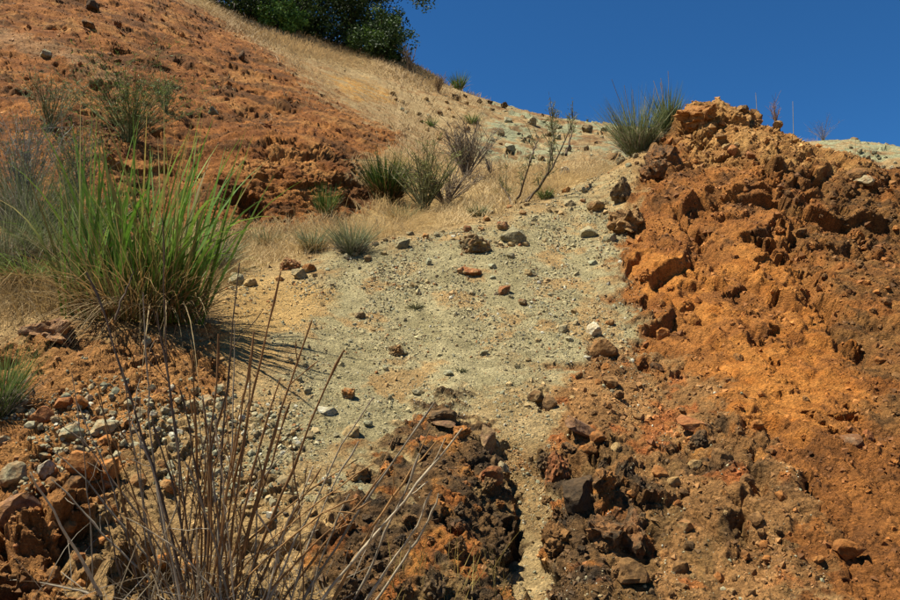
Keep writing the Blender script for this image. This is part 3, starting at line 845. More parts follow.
scatter(56, [(560,380),(640,350),(700,380),(750,440),(790,560),(760,598),(650,598),(640,520),(600,440)], 7, 18, ['brown','brown','dark','tan','brown','orange'], 'rough brown stone half buried in the brown lower slope', 'stones buried in the brown slope', 'rock', seed=7, sink=0.42, part_of='ground')
scatter(40, [(345,480),(420,415),(480,440),(508,520),(500,595),(345,595)], 9, 30, ['dark','dark','brown','orange'], 'knobbly dark rock fused into the dark outcrop', 'knobs of the dark outcrop', 'rock', protos=RUGGED, seed=8, sink=0.48, part_of='rock_outcrop')
scatter(22, [(540,440),(620,440),(650,540),(650,595),(550,595)], 9, 20, ['dark','brown','brown'], 'small dark stone between the dark boulders of the lower slope', 'stones between the dark boulders', 'rock', protos=RUGGED, seed=9, sink=0.4)
scatter(40, [(770,150),(860,165),(899,195),(899,420),(860,360),(800,270),(765,205)], 6, 14, ['brown','brown','orange','orange'], 'jagged brown rock sticking out of the brown right flank of the mound', 'jagged rocks on the mound flank', 'rock', protos=ROCKS + RUGGED, seed=10, sink=0.52, part_of='rock_mound')
scatter(28, [(640,250),(760,200),(860,420),(899,440),(899,598),(820,598),(770,470),(700,360),(640,320)], 6, 15, ['orange','orange','brown','orange'], 'orange-brown lump protruding from the soft orange face of the mound', 'lumps on the orange face', 'rock', protos=ROCKS + RUGGED, seed=11, sink=0.52, part_of='rock_mound')
scatter(16, [(660,120),(740,110),(800,130),(840,160),(760,175),(690,165)], 6, 13, ['brown','tan','orange'], 'small stone on the crumbly top of the mound', 'stones on the mound top', seed=12)
scatter(14, [(455,93),(475,98),(510,104),(505,112),(470,106),(455,100)], 6, 14, ['dark','dark','brown'], 'dark rock in the row below the grassy ridge', 'dark rocks below the ridge', 'rock', protos=RUGGED, seed=13)
scatter(34, [(500,105),(560,118),(640,125),(640,170),(590,155),(530,160),(490,140)], 5, 16, ['green','green','grey','brown','dark'], 'weathered rock in the pale green scree of the far ridge', 'rocks in the far green scree', 'rock', seed=14)
scatter(16, [(842,145),(899,158),(899,180),(870,165)], 4, 8, ['green','grey','dark'], 'small rock on the pale green hill behind the mound', 'rocks on the hill behind the mound', 'rock', seed=15)
scatter(18, [(390,90),(450,100),(470,130),(440,140),(400,115)], 5, 12, ['brown','tan','green'], 'brown rock poking through the dry tan hillside', 'rocks in the tan hillside', 'rock', seed=16)
scatter(44, [(0,10),(150,8),(260,55),(380,140),(340,210),(220,215),(190,160),(150,60),(0,140)], 4, 9, ['red','orange','orange','red'], 'crumbly red-brown clod on the red slope', 'clods on the red slope', 'rock', protos=RUGGED, seed=17, sink=0.5, part_of='hillside')

# ------------------------------------------------------------------ gravel and crumbs nobody could count
_t = (1 + 5 ** 0.5) / 2
ICO_V = np.array([(-1,_t,0),(1,_t,0),(-1,-_t,0),(1,-_t,0),(0,-1,_t),(0,1,_t),(0,-1,-_t),(0,1,-_t),(_t,0,-1),(_t,0,1),(-_t,0,-1),(-_t,0,1)]) / math.sqrt(1 + _t * _t)
ICO_F = np.array([(0,11,5),(0,5,1),(0,1,7),(0,7,10),(0,10,11),(1,5,9),(5,11,4),(11,10,2),(10,7,6),(7,1,8),(3,9,4),(3,4,2),(3,2,6),(3,6,8),(3,8,9),(4,9,5),(2,4,11),(6,2,10),(8,6,7),(9,8,1)])
OCT_V = np.array([(1,0,0),(-1,0,0),(0,1,0),(0,-1,0),(0,0,1),(0,0,-1)], float)
OCT_F = np.array([(0,2,4),(2,1,4),(1,3,4),(3,0,4),(2,0,5),(1,2,5),(3,1,5),(0,3,5)])
def crumbs(name, weight, n, rfun, colors, seed, BV=ICO_V, BF=ICO_F):
    nv = len(BV)
    rg = np.random.default_rng(seed)
    inv = (QX > -60) & (QX < 960) & (QY > -20) & (QY < 640) & front
    w = weight * inv
    pick_ = rg.choice(len(w), n, p=w / w.sum())
    base = PDf[pick_] + rg.normal(size=(n, 3)) * (QD[pick_] / FPX * 0.6)[:, None] * np.array([1, 1, 0.1])
    r = rfun(rg, n, QD[pick_])
    S = BV[None] * rg.uniform(0.62, 1.25, (n, nv, 1)) * rg.uniform(0.6, 1.2, (n, 1, 3))
    qn = rg.normal(size=(n, 4)); qn /= np.linalg.norm(qn, axis=1, keepdims=True)
    a, b, c, d = qn.T
    Rm = np.stack([np.stack([1-2*(c*c+d*d), 2*(b*c-a*d), 2*(b*d+a*c)], 1), np.stack([2*(b*c+a*d), 1-2*(b*b+d*d), 2*(c*d-a*b)], 1), np.stack([2*(b*d-a*c), 2*(c*d+a*b), 1-2*(b*b+c*c)], 1)], 1)
    S = np.einsum('nij,nkj->nki', Rm, S) * r[:, None, None]
    V = (base + ND[pick_] * (r * 0.02)[:, None])[:, None] + S
    F = BF[None] + (np.arange(n) * nv)[:, None, None]
    C = np.repeat(colors(rg, n, pick_)[:, None], nv, 1)
    o = link(name, mesh_from(name, V.reshape(-1, 3), F.reshape(-1, 3), M_PEBBLE, 'tint', C.reshape(-1, 3), smoothed=False, loops=3))
    o['kind'] = 'stuff'
    return o
GP = lin(np.array([(152,148,116),(168,160,126),(144,130,98),(206,198,172),(182,158,112),(168,114,64),(92,76,54),(124,106,76),(180,168,130)])) * 0.9
def gravel_col(rg, n, i):
    return GP[rg.choice(len(GP), n, p=[.17,.17,.12,.05,.20,.05,.03,.06,.15])] * rg.uniform(0.8, 1.15, (n, 1))
def soil_col(rg, n, i):
    return col[i] * rg.uniform(0.62, 1.25, (n, 1))
def r_gravel(rg, n, d):
    return np.clip(0.0038 * rg.random(n) ** -0.36, 0.0038, 0.019) * np.clip(d / 6, 0.75, 1.3)
def r_clod(rg, n, d):
    return np.clip(0.0055 * rg.random(n) ** -0.45, 0.0055, 0.034) * np.clip(d / 6, 0.6, 2.2)
areaw = np.clip(QD / 6, 0.4, 2.5) * (0.25 + smooth(-0.35, 0.4, fbm(Pf * np.array([1.4, 0.6, 0.6]) / 0.5, 3, 0.6, 1500)))
crumbs('gravel', areaw * (Z_GRAVEL * 1.0 + Z_PATH * 0.9 + 0.12 * Z_SAND + 0.12 * Z_LOWBROWN) * (NEAR > 0.5), 26000, r_gravel, gravel_col, 21)
crumbs('bank_gravel', poly([(20,398),(90,390),(230,385),(300,400),(330,470),(270,490),(120,470),(20,460)], 12, 1.2, NEAR), 2600, lambda rg, n, d: np.clip(0.006 * rg.random(n) ** -0.45, 0.006, 0.028), gravel_col, 22)
crumbs('soil_crumbs', areaw * (Z_MOUND * 0.4 + Z_LOWBROWN * 1.2 + Z_ORL * 0.8 + Z_DARK * 0.7 + 0.3 * (NEAR > 0.5)) * (1 - np.clip(Z_BRIGHT, 0, 1) * 0.5), 34000, r_clod, soil_col, 23, OCT_V, OCT_F)
crumbs('red_crumbs', Z_RED * 1.0 + 0.15 * FAR, 14000, lambda rg, n, d: np.clip(0.45 * d / FPX * rg.random(n) ** -0.38, 0, 0.07), soil_col, 24, OCT_V, OCT_F)
# ------------------------------------------------------------------ plants: ribbons and stems
def ribbons(base, dirs, length, width, droop, c0, c1, segs=5, fold=0.0, seed=0, taper=1.0):
    """arched tapering blades; all arguments are arrays over the blades. Returns V, F(4), C"""
    rg = np.random.default_rng(seed)
    n = len(base)
    s = np.linspace(0, 1, segs + 1)
    dirs = dirs / np.linalg.norm(dirs, axis=1, keepdims=True)
    hz = dirs * np.array([1, 1, 0]); hz /= np.linalg.norm(hz, axis=1, keepdims=True) + 1e-6
    mid = base[:, None] + length[:, None, None] * (dirs[:, None] * s[None, :, None]
          + droop[:, None, None] * (s ** 2)[None, :, None] * (hz[:, None] * 0.55 - np.array([0, 0, 1.0]) * 0.62)
          - 0.25 * droop[:, None, None] ** 2 * (s ** 4)[None, :, None] * np.array([0, 0, 1.0]))
    ang = rg.uniform(0, 2 * np.pi, n)
    sidev = np.cross(dirs, np.stack([np.cos(ang), np.sin(ang), 0.2 * np.ones(n)], 1))
    sidev /= np.linalg.norm(sidev, axis=1, keepdims=True) + 1e-9
    prof = np.minimum(1.0, 0.55 + 1.6 * s) * np.clip((1 - s ** (2.2 * taper)), 0.04, 1)
    off = sidev[:, None] * (width[:, None] * prof[None] * 0.5)[..., None]
    V = np.stack([mid - off, mid + off], 2)                       # n, segs+1, 2, 3
    k = (segs + 1) * 2
    f = np.array([[2 * i, 2 * i + 1, 2 * i + 3, 2 * i + 2] for i in range(segs)])
    F = f[None] + (np.arange(n) * k)[:, None, None]
    C = c0[:, None] * (1 - s)[None, :, None] + c1[:, None] * s[None, :, None]
    C = np.repeat(C[:, :, None], 2, 2)
    return V.reshape(-1, 3), F.reshape(-1, 4), C.reshape(-1, 3)

def tubes(paths, radii, cols, sides=5):
    """list of (k,3) paths with (k,) radii and (k,3) colours"""
    VV = []; FF = []; CC = []; o = 0
    for P, r, c in zip(paths, radii, cols):
        P = np.asarray(P, float); k = len(P)
        T = np.gradient(P, axis=0); T /= np.linalg.norm(T, axis=1, keepdims=True) + 1e-9
        ref = np.array([0.31, 0.95, 0.05]) if abs(T[0] @ np.array([0.31, 0.95, 0.05])) < 0.9 else np.array([1.0, 0, 0])
        U = np.cross(T, ref); U /= np.linalg.norm(U, axis=1, keepdims=True) + 1e-9
        W = np.cross(T, U)
        a = np.linspace(0, 2 * np.pi, sides, endpoint=False)
        ring = P[:, None] + (U[:, None] * np.cos(a)[None, :, None] + W[:, None] * np.sin(a)[None, :, None]) * np.asarray(r)[:, None, None]
        VV.append(ring.reshape(-1, 3)); CC.append(np.repeat(np.asarray(c)[:, None], sides, 1).reshape(-1, 3))
        i = np.arange(k - 1)[:, None] * sides; j = np.arange(sides)[None]; j2 = (j + 1) % sides
        FF.append(np.stack([i + j, i + j2, i + sides + j2, i + sides + j], 2).reshape(-1, 4) + o)
        o += k * sides
    return np.concatenate(VV), np.concatenate(FF), np.concatenate(CC)

def part(name, data, mat, parent, stuff=False, smoothed=True):
    V, F, C = data
    loc = Vector(parent.location) if parent else Vector((0, 0, 0))
    o = link(name, mesh_from(name, V - np.array(loc), F, mat, 'tint', C, smoothed), parent)
    if stuff:
        o['kind'] = 'stuff'
    return o

def mixcol(rg, n, ca, cb, jit=0.18):
    t = rg.random((n, 1))
    return (lin(ca) * (1 - t) + lin(cb) * t) * rg.uniform(1 - jit, 1 + jit, (n, 1))

def fan(rg, n, c, spread, rad, lean=(0, 0, 0)):
    """bases in a disc round c and directions fanning out"""
    a = rg.uniform(0, 2 * np.pi, n); q = np.sqrt(rg.random(n))
    base = np.array(c)[None] + np.stack([np.cos(a) * q * rad, np.sin(a) * q * rad, np.zeros(n)], 1)
    tilt = spread * (0.25 + 0.75 * q) * rg.uniform(0.3, 1.15, n)
    a2 = a + rg.normal(0, 0.5, n)
    d = np.stack([np.cos(a2) * tilt, np.sin(a2) * tilt, np.ones(n)], 1) + np.array(lean)[None]
    return base, d

GREEN = ((60,86,28), (120,146,60)); GREEN2 = ((76,104,38), (142,160,86)); GREY_G = ((106,116,76), (158,162,118))
STRAW = ((150,118,66), (204,176,118)); GREYDRY = ((104,94,78), (160,150,130)); BROWNDRY = ((92,70,44), (146,108,66))

def clump(name, label, px, py, h, w, n_green, n_dry, cat='grass clump', green=GREEN, dry=STRAW, spread=0.55, droop=(0.1, 0.6), bw=0.009, group=None, seed=1, far=False, lean=(0, 0, 0), stems=0):
    rg = np.random.default_rng(seed)
    p, nr, dep = spot(px, py, far)
    s = dep / FPX
    H = h * s; Wd = w * s
    t = thing(name, label, cat, p - np.array([0, 0, 0.01]), group)
    def mk(n, ca, cb, hs, wd, dr, sp):
        b, d = fan(rg, n, p - np.array([0, 0, 0.02]), sp, Wd * 0.16, lean)
        ln = H * rg.uniform(hs[0], hs[1], n)
        return ribbons(b, d, ln, rg.uniform(0.6, 1.2, n) * wd, rg.uniform(dr[0], dr[1], n), mixcol(rg, n, ca, cb) * 0.85, mixcol(rg, n, ca, cb), seed=seed + n)
    bwp = max(bw, 0.62 * s)
    if n_green:
        part('green_blades', mk(n_green, green[0], green[1], (0.6, 1.12), bwp, droop, spread), M_LEAF, t, True)
    if n_dry:
        part('dry_blades', mk(n_dry, dry[0], dry[1], (0.3, 0.85), bwp * 0.8, (droop[0] + 0.2, droop[1] + 0.5), spread * 1.4), M_DRY, t, True)
    for k in range(stems):
        a = rg.uniform(0, 6.28); q = rg.uniform(0.1, 0.6) * spread
        path = np.array([p + np.array([math.cos(a) * q * z, math.sin(a) * q * z, z]) for z in np.linspace(0, H * rg.uniform(0.9, 1.25), 6)])
        path[1:] += rg.normal(0, 0.012, (5, 3)) * H
        r0 = max(0.003, 0.35 * s)
        part('seed_stalk', tubes([path], [np.linspace(r0, r0 * 0.6, 6)], [np.tile(lin((170,150,110)), (6, 1))], 4), M_DRY, t)
    return t

def bush(name, label, px, py, h, w, n_stem, twig, cat='shrub', c_stem=GREYDRY, c_leaf=None, n_leaf=0, leaf=(0.05, 0.006), spread=0.9, seed=1, levels=2, r0=None, group=None, lean=(0, 0, 0)):
    """thin stems that fork upwards, with or without narrow leaves"""
    rg = np.random.default_rng(seed)
    p, nr, dep = spot(px, py)
    s = dep / FPX; H = h * s; Wd = w * s
    t = thing(name, label, cat, p - np.array([0, 0, 0.01]), group)
    r0 = r0 or max(0.006, 0.7 * s)
    main = []; fine = []; tips = []
    for k in range(n_stem):
        a = rg.uniform(0, 2 * np.pi); til = rg.uniform(0.1, 1.0) * spread * Wd / max(H, 0.01) * 0.5
        d = np.array([math.cos(a) * til, math.sin(a) * til, 1.0]) + np.array(lean)
        L = H * rg.uniform(0.65, 1.0)
        m = 7
        z = np.linspace(0, 1, m)
        path = p + np.outer(z, d) * L + np.cumsum(rg.normal(0, 0.02, (m, 3)), 0) * L * 0.6
        path[0] = p + np.array([math.cos(a), math.sin(a), 0]) * Wd * 0.06 * rg.random()
        path[0, 2] -= 0.03
        main.append((path, np.linspace(r0, r0 * 0.4, m)))
        for j in range(twig):
            i = rg.integers(2, m)
            st = path[i]
            dd = d / np.linalg.norm(d) + rg.normal(0, 0.55, 3); dd[2] = abs(dd[2]) * 0.8 + 0.15
            l2 = L * rg.uniform(0.12, 0.38)
            q = st + np.outer(np.linspace(0, 1, 4), dd) * l2 + np.cumsum(rg.normal(0, 0.03, (4, 3)), 0) * l2
            fine.append((q, np.linspace(r0 * 0.45, r0 * 0.22, 4)))
            tips.append(q)
    mk = lambda lst: tubes([a for a, b in lst], [b for a, b in lst], [np.tile(mixcol(rg, 1, *c_stem), (len(a), 1)) for a, b in lst], 4)
    if n_stem <= 14:
        for st in main:
            part('stem', mk([st]), M_WOOD, t)
    else:
        part('stems', mk(main), M_WOOD, t, True)
    if fine:
        part('twigs', mk(fine), M_WOOD, t, True)
    if c_leaf and n_leaf:
        src = tips if tips else [a for a, b in main]
        ch = rg.integers(0, len(src), n_leaf)
        b = np.array([src[c][rg.integers(1, len(src[c]))] for c in ch])
        d = rg.normal(0, 0.6, (n_leaf, 3)) + np.array([0, 0, 0.7])
        part('leaves', ribbons(b, d, rg.uniform(0.5, 1.2, n_leaf) * max(leaf[0], 2.5 * s), rg.uniform(0.6, 1.2, n_leaf) * max(leaf[1], 0.8 * s), rg.uniform(0, 0.3, n_leaf), mixcol(rg, n_leaf, *c_leaf), mixcol(rg, n_leaf, *c_leaf), segs=2, seed=seed), M_LEAF, t, True)
    return t

# --- big green clump at the left, each broad blade a part of its own
rg = np.random.default_rng(77)
pb, nb_, db = spot(142, 318)
sB = db / FPX
big = thing('grass_clump', 'tall bright green grass clump with broad arching blades above the large reddish boulder', 'grass clump', pb)
nb = 185
base, dirs = fan(rg, nb, pb - np.array([0, 0, 0.05]), 0.36, 24 * sB, (0.02, -0.02, 0))
base[:, 0] += rg.choice([-54, -26, 0, 24, 40], nb, p=[.16, .2, .22, .24, .18]) * sB
for i in range(nb):
    V, F, C = ribbons(base[i:i+1], dirs[i:i+1], np.array([rg.uniform(105, 245) * sB]), np.array([rg.uniform(0.018, 0.038)]), np.array([rg.choice([rg.uniform(0, 0.18), rg.uniform(0, 0.25), rg.uniform(0.25, 0.8)])]), mixcol(rg, 1, (64,102,26), (116,154,50)), mixcol(rg, 1, (92,138,44), (162,192,86)) if rg.random() < 0.8 else mixcol(rg, 1, (176,150,84), (206,180,120)), segs=8, seed=i)
    part('blade', (V, F, C), M_LEAF, big)
n = 240
base, dirs = fan(rg, n, pb - np.array([0, 0, 0.05]), 0.5, 50 * sB)
part('fine_blades', ribbons(base, dirs, rg.uniform(70, 190, n) * sB, rg.uniform(0.005, 0.011, n), rg.uniform(0.05, 0.6, n), mixcol(rg, n, (84,88,40), (130,130,70)), mixcol(rg, n, (96,118,48), (178,164,104)), segs=6, seed=5), M_LEAF, big, True)
n = 650
base, dirs = fan(rg, n, pb - np.array([0, 0, 0.05]), 0.8, 52 * sB)
part('dry_blades', ribbons(base, dirs, rg.uniform(30, 125, n) * sB, rg.uniform(0.004, 0.011, n), rg.uniform(0.1, 1.0, n), mixcol(rg, n, *BROWNDRY), mixcol(rg, n, *STRAW), segs=6, seed=6), M_DRY, big, True)

# hanging dead straw under it
n = 140
base, dirs = fan(rg, n, pb + np.array([14 * sB, -0.1, 0.0]), 1.3, 44 * sB, (0, -0.8, 0))
part('hanging_straw', ribbons(base, dirs, rg.uniform(25, 80, n) * sB, rg.uniform(0.004, 0.010, n), rg.uniform(0.7, 1.8, n), mixcol(rg, n, (92,76,50), (146,120,80)), mixcol(rg, n, (130,108,70), (204,180,132)), segs=6, seed=8), M_DRY, big, True)
# tangle left of it
clump('grass_clump', 'dull grey-green brush filling the gap behind the drooping tussock', 5, 270, 90, 110, 420, 420, green=GREY_G, dry=((120,112,92),(176,166,140)), spread=0.6, droop=(0.0, 0.7), bw=0.005, seed=27)
clump('grass_clump', 'thin grey straw brush between the drooping tussock and the tall green clump', 52, 266, 90, 90, 240, 460, green=GREEN2, dry=((126,114,90),(186,170,138)), spread=0.6, droop=(0.0, 0.8), bw=0.005, seed=28)
clump('grass_tussock', 'drooping tan and green tussock spilling over the left end of the large boulder', 30, 286, 74, 120, 300, 800, green=GREEN2, dry=((120,92,56),(196,160,104)), spread=1.2, droop=(0.4, 1.1), bw=0.006, seed=31)
clump('grass_tussock', 'low grey-tan dead tussock hanging over the top of the large boulder', 80, 292, 36, 80, 60, 600, green=GREY_G, dry=GREYDRY, spread=1.5, droop=(0.5, 1.2), bw=0.005, seed=32)
clump('grass_clump', 'silvery grey wispy grass mass behind the drooping tussock', 28, 235, 104, 120, 420, 520, green=((92,104,64),(140,146,104)), dry=((126,124,108),(176,172,152)), spread=0.5, droop=(0.0, 0.5), bw=0.005, seed=29)
clump('grass_clump', 'loose green and grey wispy grass between silvery grass and tall clump', 88, 250, 100, 90, 380, 260, green=GREEN2, dry=((120,116,96),(170,162,136)), spread=0.5, droop=(0.0, 0.5), bw=0.006, seed=30)
bush('dead_shrub', 'silvery grey twiggy shrub behind the drooping tussock', 22, 215, 90, 90, 60, 7, c_stem=((110,112,104),(168,168,156)), c_leaf=((84,100,58),(124,136,88)), n_leaf=900, leaf=(0.05, 0.005), spread=0.9, seed=33, r0=0.005)
bush('dead_shrub', 'grey-green wispy shrub between the silvery shrub and the tall green clump', 75, 215, 80, 80, 50, 7, c_stem=((96,100,84),(150,150,134)), c_leaf=GREEN2, n_leaf=1100, leaf=(0.06, 0.005), spread=0.9, seed=34, r0=0.005)
bush('broom_shrub', 'sparse green broom with thin upright stems on the red slope', 130, 142, 70, 120, 80, 8, c_stem=((84,96,54),(128,132,84)), c_leaf=GREEN2, n_leaf=2200, leaf=(0.07, 0.006), spread=1.5, seed=35, r0=0.006)
bush('broom_shrub', 'small pale green broom on the red slope beside the larger one', 50, 132, 52, 70, 40, 6, c_stem=((96,104,64),(136,136,92)), c_leaf=GREY_G, n_leaf=900, spread=1.3, seed=36, r0=0.006)
clump('thin_rushes', 'thin green upright stems growing beside the rust-red block', -2, 415, 92, 62, 260, 260, 'rush', green=GREEN2, dry=GREYDRY, spread=0.5, droop=(0, 0.35), bw=0.005, seed=37)
clump('grass_clump', 'fine grey-green grass growing right of the tall green clump', 215, 268, 60, 70, 260, 260, green=GREY_G, dry=GREYDRY, spread=0.6, bw=0.004, seed=38)
# --- clumps on the bench and swale
clump('grass_clump', 'dark green clump of stiff blades at the foot of the red bank', 386, 202, 54, 64, 700, 260, green=((40,62,20),(92,116,46)), dry=BROWNDRY, spread=0.6, droop=(0.0, 0.35), bw=0.014, seed=41)
bush('broom_shrub', 'feathery light green bush touching the dark green clump', 424, 212, 60, 60, 46, 7, c_stem=((90,92,56),(140,132,88)), c_leaf=((112,124,56),(166,164,98)), n_leaf=1300, leaf=(0.07, 0.007), spread=1.7, seed=42)
bush('dead_shrub', 'bare grey-brown shrub in the dry grass behind the feathery bush', 466, 178, 48, 60, 40, 14, c_stem=((104,92,78),(152,138,116)), spread=1.4, seed=43, r0=0.012)
bush('dead_shrub', 'low tangled grey brush between the feathery bush and the bare shrub', 446, 205, 36, 60, 46, 10, c_stem=((104,90,76),(150,134,112)), spread=1.6, seed=44, r0=0.009)
bush('dead_shrub', 'tiny bare shrub right of the grey-brown shrub', 492, 178, 22, 20, 8, 6, c_stem=((90,80,72),(130,118,104)), spread=1.0, seed=45, r0=0.01)
clump('grass_clump', 'narrow green clump growing against the red bank', 325, 216, 38, 34, 200, 80, green=GREEN, dry=STRAW, spread=0.5, droop=(0, 0.3), bw=0.010, seed=46)
clump('grass_clump', 'rounded grey-green tuft on the rim of the gravel', 352, 254, 46, 54, 420, 300, green=GREY_G, dry=GREYDRY, spread=0.7, droop=(0.05, 0.5), bw=0.006, seed=47)
clump('grass_clump', 'thin grey-green tuft left of the rounded tuft on the gravel rim', 312, 252, 36, 44, 260, 220, green=GREY_G, dry=STRAW, spread=0.6, bw=0.006, seed=48)
clump('grass_clump', 'short dull green tuft in the straw near the gravel crest', 478, 216, 20, 34, 160, 120, green=GREY_G, dry=STRAW, spread=0.7, bw=0.008, seed=49)
clump('grass_clump', 'small green tuft at the foot of the bare sapling', 546, 199, 17, 26, 160, 60, green=GREEN2, dry=STRAW, spread=0.6, bw=0.008, seed=50)
clump('grass_clump', 'lone round green tuft on the tan hillside below the dark rocks', 472, 124, 15, 20, 150, 30, green=GREEN2, dry=STRAW, spread=0.8, bw=0.02, seed=51)
clump('grass_clump', 'small dark green tuft beside brown rocks on the tan hillside', 432, 127, 14, 12, 70, 20, green=GREEN2, dry=STRAW, spread=0.7, bw=0.02, seed=52)
clump('grass_clump', 'green spiky clump on the ridge against the sky', 459, 89, 20, 26, 150, 40, green=GREEN2, dry=STRAW, spread=0.6, droop=(0, .2), bw=0.03, seed=53)
bush('dead_shrub', 'brown bare shrub on the ridge at the tree edge', 409, 74, 24, 18, 14, 8, c_stem=((104,88,66),(150,130,100)), seed=54, r0=0.025)
bush('dead_shrub', 'short brown shrub on the ridge between bare shrub and spiky clump', 438, 93, 18, 18, 14, 6, c_stem=((120,96,66),(160,130,92)), seed=55, r0=0.025)
clump('grass_clump', 'fluffy straw tussock between narrow green clump and feathery bush', 405, 222, 26, 60, 90, 420, green=GREY_G, dry=STRAW, spread=0.8, bw=0.006, seed=56)
clump('grass_clump', 'fluffy straw tussock at the foot of the cave in the red bank', 268, 246, 26, 60, 120, 420, green=GREY_G, dry=STRAW, spread=0.8, bw=0.006, seed=57)
clump('grass_clump', 'pale straw tussock in the swale under the bare grey-brown shrub', 505, 196, 18, 50, 60, 360, green=GREY_G, dry=STRAW, spread=0.9, bw=0.007, seed=58)
bush('broom_shrub', 'tiny green broom seedling low on the red slope', 165, 112, 34, 44, 18, 6, c_stem=((84,96,54),(128,132,84)), c_leaf=GREEN2, n_leaf=360, seed=59, r0=0.007)
# --- bare sapling
p0, _, d0 = spot(514, 206)
s0 = d0 / FPX
sap = thing('sapling', 'bare sapling with three curved dark stems and thin leafy tips in the dry swale', 'sapling', p0)
def P3(px, py, d):
    x, y, z = ray(px, py)
    return np.array([x, y, z]) * (d / y) + np.array([0, 0, EYE])
def bez(a, b, c, n=9):
    t = np.linspace(0, 1, n)[:, None]
    return (1 - t) ** 2 * a + 2 * t * (1 - t) * b + t * t * c
rg = np.random.default_rng(60)
stems_px = [((514,208),(520,195),(530,160)), ((514,208),(545,195),(552,150)), ((514,208),(548,190),(572,125)), ((552,160),(553,140),(553,118)), ((514,208),(508,196),(500,184)), ((530,162),(534,150),(538,140)), ((566,155),(570,140),(573,122))]
tp = []
for k, (a, b, c) in enumerate(stems_px):
    path = bez(P3(*a, d0), P3(*b, d0 + 0.15 * (k - 2)), P3(*c, d0 + 0.25 * (k - 2)))
    if k < 5: path[0] = p0 + np.array([0, 0, -0.03]) if k != 3 else path[0]
    path[1:] += rg.normal(0, 0.010, (8, 3))
    part('stem', tubes([path], [np.linspace(0.020, 0.007, 9)], [np.tile(lin((92,76,58)), (9, 1))], 5), M_WOOD, sap)
    tp.append(path)
tw = []
for k in range(80):
    q = tp[rg.integers(0, len(tp))]; i = rg.integers(4, 9)
    d = rg.normal(0, 0.3, 3) + np.array([0, 0, 0.8]); l = rg.uniform(0.1, 0.36)
    tw.append(q[i] + np.outer(np.linspace(0, 1, 4), d) * l)
part('twigs', tubes(tw, [np.linspace(0.005, 0.003, 4)] * len(tw), [np.tile(mixcol(rg, 1, (96,92,58), (138,128,90)), (4, 1)) for _ in tw], 4), M_WOOD, sap, True)
n = 800
b = np.array([tw[i][rg.integers(1, 4)] for i in rg.integers(0, len(tw), n)]) + rg.normal(0, 0.02, (n, 3))
part('leaves', ribbons(b, rg.normal(0, 0.6, (n, 3)) + np.array([0, 0, .5]), rg.uniform(0.03, 0.09, n), rg.uniform(0.006, 0.014, n), rg.uniform(0, .3, n), mixcol(rg, n, (84,92,44), (128,128,72)), mixcol(rg, n, (84,92,44), (128,128,72)), segs=2, seed=3), M_LEAF, sap, True)

# --- on the mound
clump('grass_clump', 'large spiky grey-green clump left of the orange knob on the mound', 638, 152, 62, 76, 700, 260, green=((104,118,70),(166,174,118)), dry=((130,118,96),(180,168,140)), spread=0.75, droop=(0.0, 0.3), bw=0.007, seed=61, stems=6)
clump('grass_clump', 'taller green spiky tuft with dry stalks leaning against the orange knob', 668, 130, 50, 34, 260, 60, green=((72,92,44),(122,138,84)), dry=STRAW, spread=0.5, droop=(0.0, 0.25), bw=0.012, seed=62, stems=5)
bush('dead_shrub', 'small dry reddish plant with wisps on the mound skyline', 774, 116, 22, 20, 14, 5, c_stem=((120,86,66),(170,140,110)), seed=63, r0=0.006)
bush('dead_shrub', 'low dark bare shrub where the mound crest drops to the right', 823, 139, 17, 26, 26, 7, c_stem=((104,92,78),(148,134,114)), spread=1.4, seed=64, r0=0.006)
for k, (x, y, h) in enumerate([(793,128,34),(757,112,20),(855,152,16),(872,158,12)]):
    p, _, dd = spot(x, y)
    path = p + np.outer(np.linspace(-0.02, 1, 6), np.array([rg.normal(0, 0.05), 0, 1])) * (h * dd / FPX)
    o = link('dry_grass_stalk', None) if False else None
    t = thing('grass_stalk', 'single dry grass stalk standing against the sky on the crest', 'grass stalk', p, 'dry stalks on the skyline')
    part('stalk', tubes([path], [np.linspace(0.3, 0.2, 6) * dd / FPX], [np.tile(lin((190,176,140)), (6, 1))], 4), M_DRY, t)
clump('small_plant', 'tiny dark green plant in the middle of the gravel', 415, 308, 11, 15, 90, 10, 'plant', green=((52,58,30),(96,98,58)), dry=BROWNDRY, spread=1.3, bw=0.006, seed=65)
clump('small_plant', 'tiny dark green plant at the lower end of the gravel', 461, 371, 10, 15, 80, 10, 'plant', green=((52,58,30),(96,98,58)), dry=BROWNDRY, spread=1.3, bw=0.005, seed=66)

